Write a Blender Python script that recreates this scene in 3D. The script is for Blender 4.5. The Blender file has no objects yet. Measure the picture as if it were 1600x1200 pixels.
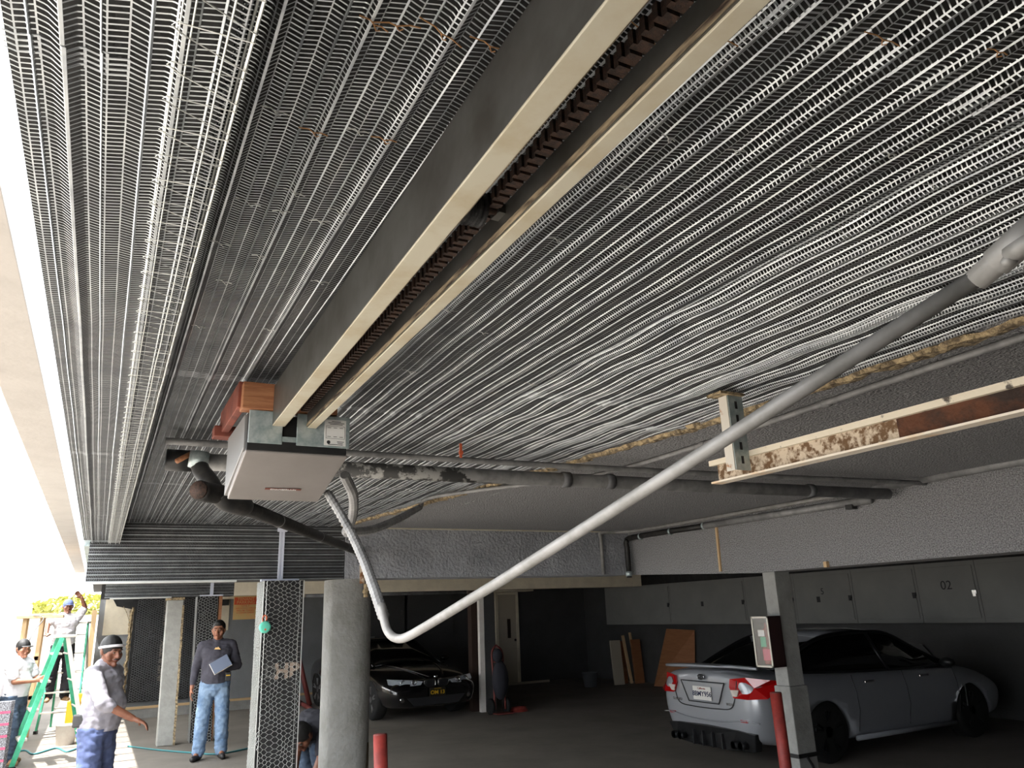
import bpy, bmesh, math, random
import numpy as np
from mathutils import Vector, Matrix, noise
random.seed(7)
SC = bpy.context.scene
COL = SC.collection
PI = math.pi
# ------------------------------------------------------------ camera
F_PX, PIT, ROLL, YAW, CAMH = 1175.0, math.radians(16.8), math.radians(2.2), math.radians(28.35), 1.68
fw = Vector((math.sin(YAW)*math.cos(PIT), math.cos(YAW)*math.cos(PIT), math.sin(PIT)))
r0 = Vector((math.cos(YAW), -math.sin(YAW), 0)); u0 = r0.cross(fw)
rt = r0*math.cos(ROLL) - u0*math.sin(ROLL); up = r0*math.sin(ROLL) + u0*math.cos(ROLL)
CP = Vector((0, 0, CAMH))
cd = bpy.data.cameras.new('camera'); cam = bpy.data.objects.new('camera', cd); COL.objects.link(cam)
cd.sensor_width = 36; cd.lens = 36*F_PX/1600; cd.clip_start = .05; cd.clip_end = 300
M = Matrix((rt, up, -fw)).transposed().to_4x4(); M.translation = CP
cam.matrix_world = M
SC.camera = cam
# ------------------------------------------------------------ world, sun, exposure
SC.view_settings.view_transform = 'Standard'; SC.view_settings.look = 'None'
SC.view_settings.gamma = 1; SC.view_settings.use_curve_mapping = False
SC.view_settings.exposure = 1.3
wd = bpy.data.worlds.new('world'); SC.world = wd; wd.use_nodes = True
bg = wd.node_tree.nodes['Background']; bg.inputs[0].default_value = (.90, .95, 1, 1); bg.inputs[1].default_value = 2.2
sd = bpy.data.lights.new('sun', 'SUN'); sd.energy = 20; sd.angle = math.radians(.6); sd.color = (1, .97, .93)
sun = bpy.data.objects.new('sun', sd); COL.objects.link(sun)
sun.rotation_euler = Vector((.415, .13, -1)).to_track_quat('-Z', 'Y').to_euler()
sun.location = (-4, -2, 12)

def at(px, py, x=None, y=None, z=None):
    """point of a known plane seen at a photo pixel"""
    d = fw + rt*((px-800)/F_PX) - up*((py-600)/F_PX)
    t = (x-CP.x)/d.x if x is not None else ((y-CP.y)/d.y if y is not None else (z-CP.z)/d.z)
    return CP + d*t
# ------------------------------------------------------------ materials
def lin(c): return tuple((v/12.92 if v <= .04045 else ((v+.055)/1.055)**2.4) for v in c)
def mat(name, col, rough=.6, metal=0, col2=None, nscale=6, nlo=.4, nhi=.65, bump=0, bscale=60, detail=4, stretch=None, emit=None, spec=.5, coat=0):
    m = bpy.data.materials.new(name); m.use_nodes = True; nt = m.node_tree; N = nt.nodes; L = nt.links
    b = N['Principled BSDF']; c = lin(col)+(1,)
    b.inputs['Base Color'].default_value = c; b.inputs['Roughness'].default_value = rough
    b.inputs['Metallic'].default_value = metal; b.inputs['Specular IOR Level'].default_value = spec
    b.inputs['Coat Weight'].default_value = coat
    if col2 is not None or bump:
        tc = N.new('ShaderNodeTexCoord'); src = tc.outputs['Object']
        if stretch:
            mp = N.new('ShaderNodeMapping'); mp.inputs['Scale'].default_value = stretch; L.new(src, mp.inputs[0]); src = mp.outputs[0]
    if col2 is not None:
        n = N.new('ShaderNodeTexNoise'); n.inputs['Scale'].default_value = nscale; n.inputs['Detail'].default_value = detail
        n.inputs['Roughness'].default_value = .65; L.new(src, n.inputs['Vector'])
        r = N.new('ShaderNodeValToRGB'); r.color_ramp.elements[0].position = nlo; r.color_ramp.elements[1].position = nhi
        r.color_ramp.elements[0].color = c; r.color_ramp.elements[1].color = lin(col2)+(1,)
        L.new(n.outputs[0], r.inputs[0]); L.new(r.outputs[0], b.inputs['Base Color'])
    if bump:
        n = N.new('ShaderNodeTexNoise'); n.inputs['Scale'].default_value = bscale; n.inputs['Detail'].default_value = 3; L.new(src, n.inputs['Vector'])
        bp = N.new('ShaderNodeBump'); bp.inputs['Strength'].default_value = bump; bp.inputs['Distance'].default_value = .02
        L.new(n.outputs[0], bp.inputs['Height']); L.new(bp.outputs[0], b.inputs['Normal'])
    if emit:
        b.inputs['Emission Color'].default_value = lin(col)+(1,); b.inputs['Emission Strength'].default_value = emit
    return m

def lath_mat(name, colw=.023, pitch=.0100, fill=.24):
    """galvanised expanded metal: slanted strands between ribs, open slots see-through"""
    m = mat(name, (.80, .82, .83), .38, .75, (.62, .64, .67), 9, .35, .7)
    nt = m.node_tree; N = nt.nodes; L = nt.links
    uv = N.new('ShaderNodeUVMap'); uv.uv_map = 'flat'
    sp = N.new('ShaderNodeSeparateXYZ'); L.new(uv.outputs[0], sp.inputs[0])
    def mth(op, a, b=None, clamp=False):
        n = N.new('ShaderNodeMath'); n.operation = op; n.use_clamp = clamp
        for i, v in enumerate((a, b)):
            if v is None: continue
            if isinstance(v, (int, float)): n.inputs[i].default_value = v
            else: L.new(v, n.inputs[i])
        return n.outputs[0]
    uc = mth('DIVIDE', sp.outputs[0], colw); k = mth('FLOOR', uc); fu = mth('FRACT', uc)
    odd = mth('MODULO', k, 2); sg = mth('SUBTRACT', 1, mth('MULTIPLY', mth('ABSOLUTE', odd), 2))
    ph = mth('ADD', mth('DIVIDE', sp.outputs[1], pitch), mth('MULTIPLY', mth('MULTIPLY', sg, fu), .8))
    strand = mth('LESS_THAN', mth('FRACT', ph), fill)
    edge = mth('LESS_THAN', fu, .09)
    at_ = N.new('ShaderNodeAttribute'); at_.attribute_name = 'rib'
    rib = mth('GREATER_THAN', at_.outputs['Fac'], .5)
    a = mth('MAXIMUM', mth('MAXIMUM', strand, edge), rib)
    L.new(a, N['Principled BSDF'].inputs['Alpha'])
    return m

MT = dict(
    lath=lath_mat('galvanised_lath'), lath_far=lath_mat('galvanised_lath_face', .026, .012, .10),
    galv=mat('galvanised_sheet', (.74, .78, .78), .42, .55, (.60, .66, .67), 22, .4, .6),
    wire=mat('bright_wire', (.86, .87, .86), .4, .6),
    paper=mat('building_paper', (.10, .10, .105), .85, 0, (.17, .17, .17), 5, .4, .7, .3, 25),
    stucco=mat('grey_stucco', (.40, .40, .415), .9, 0, (.64, .64, .645), 110, .36, .60, 1, 90),
    stucco_beam=mat('rough_stucco', (.50, .51, .53), .9, 0, (.62, .63, .65), 3, .3, .7, 1.0, 38),
    rough=mat('broken_plaster', (.72, .64, .50), .95, 0, (.40, .35, .28), 30, .4, .6, 1, 40),
    concrete=mat('grey_painted_concrete', (.60, .60, .59), .8, 0, (.50, .50, .49), 5, .35, .7, .3, 30),
    floor=mat('garage_concrete', (.50, .475, .44), .75, 0, (.41, .385, .355), .9, .35, .7, .15, 20, 8),
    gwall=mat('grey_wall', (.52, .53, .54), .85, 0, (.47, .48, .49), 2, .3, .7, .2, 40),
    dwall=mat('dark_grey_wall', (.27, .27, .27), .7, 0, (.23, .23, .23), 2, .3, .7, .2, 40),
    fascia=mat('dusty_white_fascia', (.72, .70, .68), .7, 0, (.68, .66, .64), 3, .4, .7, .1, 30),
    cream=mat('cream_wall', (.86, .82, .73), .85, 0, (.78, .74, .66), 4, .3, .7, .1, 40),
    white=mat('white_paint', (.90, .88, .85), .6, 0, (.83, .80, .77), 5, .4, .7, .1, 30),
    rail_cream=mat('aged_cream_steel', (.74, .72, .65), .55, .1, (.66, .60, .48), 5, .45, .75, 0, 10, 6),
    rail_dark=mat('dull_steel', (.40, .40, .39), .42, .75, (.30, .29, .27), 6, .4, .7),
    rust=mat('rust', (.46, .30, .17), .85, .1, (.78, .72, .64), 14, .42, .56, .3, 60),
    grime=mat('greasy_rust', (.16, .12, .10), .7, .2, (.27, .19, .15), 90, .4, .6, .25, 400),
    rust_lip=mat('rust_streaked_lip', (.20, .15, .12), .7, .2, (.62, .56, .46), 16, .40, .62, .2, 300, 4, (3, .4, 3)),
    black=mat('black_plastic', (.075, .078, .085), .45, 0, (.11, .11, .115), 12, .4, .6),
    abs=mat('black_pipe', (.10, .10, .10), .55, 0, (.21, .20, .19), 18, .45, .7),
    pipe=mat('painted_pipe', (.56, .56, .56), .55, .2, (.46, .46, .465), 9, .4, .6),
    pipe_d=mat('dark_grey_pipe', (.42, .43, .44), .6, .1, (.34, .34, .35), 9, .4, .6),
    emt=mat('grey_white_conduit', (.56, .555, .55), .55, .25, (.49, .485, .475), 12, .4, .6),
    wood=mat('copper_brown_wood', (.66, .46, .32), .6, 0, (.56, .36, .24), 8, .4, .6, 0, 10, 4, (1, 12, 12)),
    redwood=mat('red_brown_wood', (.52, .27, .21), .7, 0, (.40, .20, .16), 9, .4, .6),
    opener=mat('brushed_opener_cover', (.55, .53, .52), .42, .3, (.50, .48, .47), 4, .3, .7),
    opener_s=mat('opener_side', (.50, .50, .50), .45, .3),
    sticker=mat('white_sticker', (.84, .84, .83), .5), ink=mat('ink', (.12, .12, .13), .7),
    red=mat('red_bollard_paint', (.58, .20, .17), .6, 0, (.48, .16, .14), 10, .4, .6),
    redpipe=mat('dull_red_pipe', (.45, .20, .18), .6),
    orange=mat('orange_sign', (.86, .36, .20), .6), cream_sign=mat('faded_cream_sign', (.85, .74, .50), .7, 0, (.90, .70, .45), 6, .4, .6),
    teal=mat('teal_speaker', (.38, .78, .68), .55), strap=mat('orange_strap', (.78, .38, .24), .6),
    green=mat('green_fibreglass', (.20, .60, .45), .5, 0, (.30, .70, .55), 5, .4, .6), alu=mat('pale_aluminium', (.80, .78, .74), .45, .4),
    tan=mat('tan_wood', (.78, .66, .50), .7), ply=mat('plywood', (.60, .40, .26), .75, 0, (.53, .34, .21), 3, .3, .7, 0, 10, 4, (1, 1, 8)),
    board=mat('pale_board', (.68, .64, .57), .7), bluehose=mat('teal_hose', (.22, .50, .52), .5),
    skin=mat('skin', (.60, .41, .31), .55, 0, (.55, .36, .27), 20, .4, .6), skin_d=mat('skin_darker', (.47, .30, .22), .55, 0, (.42, .26, .19), 20, .4, .6),
    hair=mat('black_hair', (.05, .045, .045), .6, 0, None), lips=mat('lips', (.42, .22, .19), .6), eyes=mat('eyes', (.09, .07, .06), .3), eyew=mat('eye_white', (.50, .45, .42), .4),
    jeans=mat('faded_blue_jeans', (.36, .46, .58), .85, 0, (.53, .62, .72), 7, .38, .65, .2, 60), djeans=mat('dark_jeans', (.20, .26, .33), .85, 0, (.28, .34, .42), 7, .4, .65),
    navy=mat('blue_work_trousers', (.30, .35, .50), .85, 0, (.24, .28, .41), 6, .4, .6), charcoal=mat('charcoal_jumper', (.27, .265, .30), .9, 0, (.23, .225, .26), 7, .4, .6),
    greysw=mat('light_grey_sweatshirt', (.58, .57, .60), .9, 0, (.50, .49, .52), 5, .4, .6), tee=mat('white_tshirt', (.83, .82, .84), .9), darkcloth=mat('dark_cloth', (.15, .15, .18), .9),
    boots=mat('tan_boots', (.62, .50, .38), .7), shoes=mat('black_shoes', (.12, .11, .11), .5), note=mat('blue_grey_notebook', (.42, .46, .54), .5), page=mat('pages', (.86, .84, .80), .8),
    carblack=mat('black_car_paint', (.045, .045, .05), .22, .1, None, coat=1), carsilver=mat('grey_silver_car_paint', (.60, .61, .63), .32, .35, None, coat=.8),
    glass=mat('dark_car_glass', (.03, .032, .035), .08, 0, None, coat=.6), tyre=mat('tyre_rubber', (.06, .06, .06), .8), rim=mat('alloy_rim', (.62, .62, .63), .3, .8),
    rimd=mat('dark_rim', (.16, .16, .17), .4, .6), chrome=mat('chrome', (.80, .80, .80), .15, 1), lampglass=mat('headlamp_glass', (.72, .75, .78), .12, .35, None, coat=1),
    tail=mat('red_tail_lamp', (.68, .06, .07), .15, 0, None, coat=1), tailw=mat('clear_lamp', (.80, .76, .72), .15, 0, None, coat=1), amber=mat('amber_marker', (.85, .45, .12), .3),
    platew=mat('white_plate', (.84, .83, .81), .5), plateb=mat('black_plate', (.07, .06, .04), .5), yellow=mat('yellow_letters', (.85, .68, .15), .5), blueink=mat('dark_blue_letters', (.10, .13, .28), .5),
    cab=mat('cabinet_paint', (.47, .47, .455), .8, 0, (.43, .43, .42), 2, .3, .7), leaf=mat('yellow_green_leaves', (.66, .64, .36), .8, 0, (.55, .58, .32), 30, .4, .6),
    tie=mat('tan_tie_wire', (.70, .52, .34), .6, .2), pink=mat('pink_marks', (.78, .30, .42), .7), maroon=mat('dark_maroon_enamel', (.17, .09, .09), .6),
    whiteglaze=mat('white_joint_plastic', (.82, .84, .90), .5), bucket=mat('dull_grey_bucket', (.40, .41, .42), .6),
)
def trans_mat():
    m = bpy.data.materials.new('translucent_roof_panel'); m.use_nodes = True; nt = m.node_tree; N = nt.nodes; L = nt.links
    b = N['Principled BSDF']; out = N['Material Output']; b.inputs['Base Color'].default_value = (.9, .92, .95, 1)
    t = N.new('ShaderNodeBsdfTranslucent'); t.inputs[0].default_value = (.9, .93, .97, 1); tp = N.new('ShaderNodeBsdfTransparent')
    m1 = N.new('ShaderNodeMixShader'); m1.inputs[0].default_value = .5; L.new(t.outputs[0], m1.inputs[1]); L.new(tp.outputs[0], m1.inputs[2])
    m2 = N.new('ShaderNodeMixShader'); m2.inputs[0].default_value = .8; L.new(b.outputs[0], m2.inputs[1]); L.new(m1.outputs[0], m2.inputs[2]); L.new(m2.outputs[0], out.inputs[0])
    return m
MT['translucent'] = trans_mat()
def clear_mat():
    m = bpy.data.materials.new('clear_pane'); m.use_nodes = True; nt = m.node_tree; N = nt.nodes; L = nt.links
    g = N.new('ShaderNodeBsdfGlossy'); g.inputs['Roughness'].default_value = .08; t = N.new('ShaderNodeBsdfTransparent'); mx = N.new('ShaderNodeMixShader')
    mx.inputs[0].default_value = .16; L.new(t.outputs[0], mx.inputs[1]); L.new(g.outputs[0], mx.inputs[2]); L.new(mx.outputs[0], N['Material Output'].inputs[0])
    return m
MT['clear'] = clear_mat()
# ------------------------------------------------------------ object helpers
def props(o, label=None, cat=None, group=None, kind=None):
    if label: o['label'] = label
    if cat: o['category'] = cat
    if group: o['group'] = group
    if kind: o['kind'] = kind
    return o
def empty(name, loc, label, cat, group=None, rz=0):
    o = bpy.data.objects.new(name, None); o.empty_display_size = .05; COL.objects.link(o)
    o.location = loc; o.rotation_euler = (0, 0, rz); return props(o, label, cat, group)
def add_mesh(name, me, mats, parent=None, smooth=False):
    for m in (mats if isinstance(mats, (list, tuple)) else [mats]): me.materials.append(MT[m] if isinstance(m, str) else m)
    if smooth:
        for p in me.polygons: p.use_smooth = True
    o = bpy.data.objects.new(name, me); COL.objects.link(o)
    if parent: o.parent = parent
    return o
class MB:
    """mesh builder; origin is subtracted so parts sit in their thing's frame"""
    def __init__(s, org=(0, 0, 0)): s.v = []; s.f = []; s.mi = []; s.o = Vector(org)
    def add(s, vs, fs, mi=0):
        k = len(s.v); s.v += [Vector(v)-s.o for v in vs]; s.f += [tuple(i+k for i in f) for f in fs]; s.mi += [mi]*len(fs); return s
    def box(s, a, b, mi=0, R=None, c=None):
        a = Vector(a); b = Vector(b)
        vs = [Vector((x, y, z)) for x in (a.x, b.x) for y in (a.y, b.y) for z in (a.z, b.z)]
        if R is not None:
            c = Vector(c) if c is not None else (a+b)/2
            vs = [c + R @ (v-c) for v in vs]
        return s.add(vs, [(0, 1, 3, 2), (4, 6, 7, 5), (0, 4, 5, 1), (2, 3, 7, 6), (0, 2, 6, 4), (1, 5, 7, 3)], mi)
    def cbox(s, c, size, mi=0, R=None):
        c = Vector(c); h = Vector(size)/2; return s.box(c-h, c+h, mi, R, c)
    def bar(s, p0, p1, w, h, mi=0, upv=(0, 0, 1)):
        p0 = Vector(p0); p1 = Vector(p1); d = (p1-p0).normalized(); u = Vector(upv); a = d.cross(u)
        if a.length < 1e-4: a = d.cross(Vector((1, 0, 0)))
        a.normalize(); b = a.cross(d).normalized(); a = a*w/2; b = b*h/2
        vs = [p+q for p in (p0, p1) for q in (-a-b, a-b, a+b, -a+b)]
        return s.add(vs, [(0, 1, 2, 3), (7, 6, 5, 4), (0, 4, 5, 1), (1, 5, 6, 2), (2, 6, 7, 3), (3, 7, 4, 0)], mi)
    def tube(s, pts, r, n=10, mi=0, cap=True):
        pts = [Vector(p) for p in pts]; rs = r if isinstance(r, (list, tuple)) else [r]*len(pts)
        vs = []; prev = None
        for i, p in enumerate(pts):
            d = (pts[min(i+1, len(pts)-1)]-pts[max(i-1, 0)]).normalized()
            if prev is None:
                a = d.cross(Vector((0, 0, 1)));
                if a.length < 1e-3: a = d.cross(Vector((1, 0, 0)))
            else: a = prev - d*prev.dot(d)
            a.normalize(); prev = a; b = d.cross(a)
            for j in range(n):
                t = 2*PI*j/n; vs.append(p + a*math.cos(t)*rs[i] + b*math.sin(t)*rs[i])
        fs = [(i*n+j, i*n+(j+1) % n, (i+1)*n+(j+1) % n, (i+1)*n+j) for i in range(len(pts)-1) for j in range(n)]
        if cap: fs += [tuple(range(n))[::-1], tuple((len(pts)-1)*n+j for j in range(n))]
        return s.add(vs, fs, mi)
    def prism(s, poly, d, mi=0):
        """closed polygon extruded by vector d"""
        n = len(poly); d = Vector(d); vs = [Vector(p) for p in poly] + [Vector(p)+d for p in poly]
        return s.add(vs, [tuple(range(n)), tuple(range(2*n-1, n-1, -1))] + [(i, i+n, (i+1) % n+n, (i+1) % n) for i in range(n)], mi)
    def lathe(s, c, prof, n=24, axis='z', mi=0):
        c = Vector(c); vs = []
        for r, h in prof:
            for j in range(n):
                t = 2*PI*j/n; a, b = r*math.cos(t), r*math.sin(t)
                vs.append(c + {'z': Vector((a, b, h)), 'y': Vector((a, h, b)), 'x': Vector((h, a, b))}[axis])
        m = len(prof)
        fs = [(i*n+j, i*n+(j+1) % n, (i+1)*n+(j+1) % n, (i+1)*n+j) for i in range(m-1) for j in range(n)]
        fs += [tuple(range(n)), tuple((m-1)*n+j for j in range(n))]
        return s.add(vs, fs, mi)
    def ell(s, c, r, n=12, m=8, mi=0):
        c = Vector(c); vs = []
        for i in range(1, m):
            t = PI*i/m
            for j in range(n):
                p = 2*PI*j/n; vs.append(c + Vector((r[0]*math.sin(t)*math.cos(p), r[1]*math.sin(t)*math.sin(p), r[2]*math.cos(t))))
        k = len(vs); vs += [c+Vector((0, 0, r[2])), c-Vector((0, 0, r[2]))]
        fs = [(i*n+j, (i+1)*n+j, (i+1)*n+(j+1) % n, i*n+(j+1) % n) for i in range(m-2) for j in range(n)]
        fs += [(k, j, (j+1) % n) for j in range(n)] + [(k+1, (m-2)*n+(j+1) % n, (m-2)*n+j) for j in range(n)]
        return s.add(vs, fs, mi)
    def mesh(s, name):
        me = bpy.data.meshes.new(name); me.from_pydata([tuple(v) for v in s.v], [], s.f)
        me.polygons.foreach_set('material_index', s.mi); me.update(); fixn(me); return me
    def build(s, name, mats, parent=None, smooth=False, bevel=0, seg=2):
        o = add_mesh(name, s.mesh(name), mats, parent, smooth)
        if bevel:
            b = o.modifiers.new('bevel', 'BEVEL'); b.width = bevel; b.segments = seg; b.limit_method = 'ANGLE'; b.angle_limit = math.radians(40)
        return o
def fixn(me):
    bm = bmesh.new(); bm.from_mesh(me); bmesh.ops.recalc_face_normals(bm, faces=bm.faces); bm.to_mesh(me); bm.free()
def bez(pts, n=8):
    """smooth path through points"""
    P = [Vector(p) for p in pts]; P = [P[0]*2-P[1]] + P + [P[-1]*2-P[-2]]; out = []
    for i in range(1, len(P)-2):
        a, b, c, d = P[i-1:i+3]
        for k in range(n):
            t = k/n; out.append(.5*((2*b)+(c-a)*t+(2*a-5*b+4*c-d)*t*t+(3*b-a-3*c+d)*t**3))
    out.append(P[-2]); return out
def evaluated(o, name=None):
    bpy.context.view_layer.update(); dg = bpy.context.evaluated_depsgraph_get()
    me = bpy.data.meshes.new_from_object(o.evaluated_get(dg)); return me
def text_mesh(name, body, size, matn, M4, parent=None, depth=.0008, align='CENTER', bold=0):
    c = bpy.data.curves.new(name, 'FONT'); c.body = body; c.size = size; c.extrude = depth; c.align_x = align; c.align_y = 'CENTER'; c.offset = bold
    o = bpy.data.objects.new('tmp', c); COL.objects.link(o); me = evaluated(o); COL.objects.unlink(o); bpy.data.objects.remove(o)
    me.materials.clear(); me.transform(M4); return add_mesh(name, me, matn, parent)
def frame(o, xa, ya):
    xa = Vector(xa).normalized(); ya = Vector(ya).normalized(); za = xa.cross(ya)
    m = Matrix((xa, ya, za)).transposed().to_4x4(); m.translation = Vector(o); return m
def struct(name, mb, m, smooth=False, bevel=0, label=None):
    o = mb.build(name, m, None, smooth, bevel); o['kind'] = 'structure'
    if label: o['label'] = label
    return o
def thing1(name, mb, m, label, cat, group=None, smooth=False, bevel=0, base=None):
    """single-mesh thing whose origin is put at its base"""
    vs = mb.v; b = Vector(base) if base is not None else Vector((sum(v.x for v in vs)/len(vs), sum(v.y for v in vs)/len(vs), min(v.z for v in vs)))
    mb.v = [v-b for v in vs]; o = mb.build(name, m, None, smooth, bevel); o.location = b; return props(o, label, cat, group)

ZC, ZS, YB, ZB = 2.492, 2.325, 6.90, 2.015      # lath ceiling, edge soffit, near beam face, beam underside
# ============================================================ SETTING
struct('floor', MB().box((-40, -40, -.2), (40, 60, 0)), 'floor')
struct('ceiling', MB().box((-.17, -4.5, 2.515), (15, 22, 2.85)), 'paper')
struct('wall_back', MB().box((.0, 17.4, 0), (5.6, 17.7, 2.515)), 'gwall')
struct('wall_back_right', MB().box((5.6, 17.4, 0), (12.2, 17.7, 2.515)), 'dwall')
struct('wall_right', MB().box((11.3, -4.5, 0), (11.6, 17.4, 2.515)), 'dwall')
struct('wall_front', MB().box((-.17, -4.5, 0), (11.6, -4.2, 2.515)), 'dwall')  # unseen wall behind the camera, widened to cut light from behind
struct('wall_left_light_block', MB().box((-.30, -4.5, 0), (-.17, .30, 2.33)), 'gwall')  # unseen wall, added to keep alley light off the silver car's side
struct('wall_left', MB().box((-1.75, 11, 0), (-1.55, 24, 2.3)), 'white')
# dropped edge soffit (boxed edge beam) along the alley side, lath goes under it
struct('trim_1', MB().box((-.165, -2.5, 2.34), (.072, YB, 2.52)), 'paper')
# near cross beam: papered part and stuccoed part
struct('trim_2', MB().box((-.12, YB+.012, ZB), (1.93, YB+.35, 2.52)), 'paper')
jag = [(1.93+.02*noise.noise((0, 0, k*2.2)), YB-.012, ZB+k*.024) for k in range(21)]
mb = MB(); poly = jag + [(5.1, YB-.012, 2.52), (5.1, YB-.012, ZB)]
mb.prism(poly, (0, .37, 0)); struct('trim_3', mb, 'stucco_beam')
# beam along the right side (its lower edge sinks towards the steel column)
mb = MB(); prof = [(5.1, 6.93, ZB-.002), (5.1, 5.1, 1.925), (5.1, -4.2, 1.92), (5.1, -4.2, 2.52), (5.1, 6.93, 2.52)]
mb.prism(prof, (.35, 0, 0)); struct('trim_4', mb, 'stucco')
# stuccoed soffit beyond the broken plaster edge
edge = [(2.43, -4.2), (2.43, 1.2), (2.41, 2.5), (2.30, 3.5), (2.12, 5.0), (1.92, 6.55), (1.90, 6.89)]
def edge_x(y):
    for (xa, ya), (xb, yb) in zip(edge, edge[1:]):
        if ya <= y <= yb: return xa+(xb-xa)*(y-ya)/(yb-ya)
    return edge[-1][0]
ys = [-4.2+i*.035 for i in range(int(11.09/.035)+1)]
ex = [(edge_x(y)+.035*noise.noise((y*9, 0, 0))+.03*noise.noise((y*31, 4, 0)), y) for y in ys]
struct('trim_5', MB().prism([(x, y, 2.474) for x, y in ex]+[(5.1, 6.89, 2.474), (5.1, -4.2, 2.474)], (0, 0, .04)), 'stucco')
# ragged lip of old plaster left along that edge
mb = MB(); vs = []; fs = []
for i, (x, y) in enumerate(ex):
    w = .022+.05*abs(noise.noise((y*7, 9, 0)))+.02*random.random()
    j = .012*noise.noise((y*40, 1, 1))
    vs += [(x-w*.5, y, 2.486), (x-w*.2, y, 2.470+j*.5), (x+w*.35, y, 2.468+j), (x+w, y, 2.4735)]
fs = [(4*i+k, 4*i+k+1, 4*i+k+5, 4*i+k+4) for i in range(len(ex)-1) for k in range(3)]
mb.add(vs, fs); struct('trim_6', mb, 'rough', label='ragged cream edge of broken plaster between metal lath and grey stucco')
# second cross beam farther back
struct('trim_7', MB().box((.0, 12.92, 2.075), (1.85, 13.3, 2.52)), 'paper')
struct('trim_8', MB().box((1.85, 12.90, 2.075), (9.8, 13.3, 2.52)), 'cream')
struct('trim_9', MB().box((-.17, YB+.4, 2.33), (.35, 12.9, 2.52)), 'galv')
# kerb along the back wall
struct('baseboard_back', MB().box((.0, 16.95, 0), (7.3, 17.4, .17)), 'concrete')
struct('trim_10', MB().box((.0, 16.93, .17), (4.6, 17.02, .21)), 'tan')
# cream upper band and grey patch on the far wall
struct('trim_11', MB().box((.1, 17.37, 1.52), (2.42, 17.4, 2.515)), 'cream')
# alley roof on the left: edge beam, translucent sheets and rafters
mb = MB(); 
struct('trim_12', MB().box((-.62, -3, 2.98), (-.40, 22, 3.16)), 'fascia', bevel=.004)
mb = MB()
for k in range(36): mb.box((-4.2, -1.5+k*.62, 3.16), (-.6, -1.46+k*.62, 3.22))
struct('trim_13', mb, 'white')
vs = []; n = 200
mb = MB()
for i in range(n+1):
    y = -2+24*i/n; z = 3.235+.012*math.sin(i*2.1); vs += [(-4.4, y, z), (-.62, y, z)]
mb.add(vs, [(2*i, 2*i+1, 2*i+3, 2*i+2) for i in range(n)])
struct('ceiling_alley', mb, 'translucent')
for q_, (ya_, yb_2) in enumerate(((492, 512), (520, 532), (542, 560))):
    p_ = at(10, ya_, z=3.18); q2_ = at(10, yb_2, z=3.18); struct('trim_%d' % (20+q_), MB().box((-4.2, p_.y, 3.12), (-.60, q2_.y, 3.2)), 'fascia')
struct('wall_alley_end', MB().box((-2.5, 23.9, 0), (.2, 24.1, 2.0)), 'white')
# ============================================================ LATH SHEETS
def lath_sheet(nm, w, l, M4, label, group, matn='lath', amp=.003, seed=0, pitch=.115, rh=.010, r2=.004, cat='metal lath', sag=0):
    """u across, v along; local +z = towards the viewer side"""
    us = []; npi = int(round(w/pitch))
    for k in range(npi):
        b = k*pitch
        if pitch < .1:
            us += [(b, 0, 0), (b+pitch*.3, 0, 0), (b+pitch*.38, r2, .9 if r2 else 0), (b+pitch*.46, 0, 0), (b+pitch*.8, 0, 0), (b+pitch*.86, rh, 1), (b+pitch*.92, rh, 1), (b+pitch*.98, 0, 0)]
            continue
        us += [(b, 0, 0), (b+.021, 0, 0), (b+.0225, r2*.6, .9), (b+.025, 0, .3), (b+.0455, 0, 0), (b+.0475, .001, .2), (b+.0585, rh, .2), (b+.0592, rh*1.04, 1), (b+.0632, rh*1.04, 1), (b+.0640, rh, .2), (b+.0740, .001, .2), (b+.0770, 0, 0), (b+.092, 0, 0), (b+.0945, r2, 1), (b+.0975, 0, .2)]
    us.append((npi*pitch, 0, 0))
    nv = max(2, int(l/.06)); vs = []; rib = []; uvl = []
    for j in range(nv+1):
        v = l*j/nv
        for (u, z, m) in us:
            kk = int(u/pitch)
            q = noise.noise((kk*1.7+seed, v*2.2, seed)); q2 = noise.noise((kk*3.1+seed, v*6, 7+seed))
            dz = sag*(.5-.5*math.cos(2*PI*(M4.translation.y+v)/.41+1.5*noise.noise((kk*.8+seed, v*.7, 9))))*(.6+.7*noise.noise((kk*1.3, (M4.translation.y+v)*1.2, 2))) + amp*(1.3*q+.7*q2)*(1 if m else .5) + amp*.9*noise.noise((v*1.1, seed, u*2))
            du = amp*1.1*noise.noise((v*2.6, kk+seed*3, 3.3))
            vs.append((u+du, v, z+dz)); rib.append(m); uvl.append((u, v))
    nu = len(us); fs = [(j*nu+i, j*nu+i+1, (j+1)*nu+i+1, (j+1)*nu+i) for j in range(nv) for i in range(nu-1)]
    me = bpy.data.meshes.new(nm); me.from_pydata(vs, [], fs)
    a = me.attributes.new('rib', 'FLOAT', 'POINT'); a.data.foreach_set('value', rib)
    uv = me.uv_layers.new(name='flat'); li = np.empty(len(me.loops), dtype=np.int32); me.loops.foreach_get('vertex_index', li)
    uv.data.foreach_set('uv', np.array(uvl)[li].ravel().astype(np.float32))
    o = add_mesh(nm, me, matn); o.matrix_world = M4; return props(o, label, cat, group)
rows = ['nearest row', 'second row', 'third row', 'farthest row']
cols = ['left of the opener rails', 'over the opener rails', 'right of the opener rails', 'beside the broken plaster edge']
x0s = [.085, .72, 1.37, 1.98]
y0s = [-2.2, .30, 2.62, 4.92]; y1s = [.36, 2.68, 4.98, YB-.002]
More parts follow.
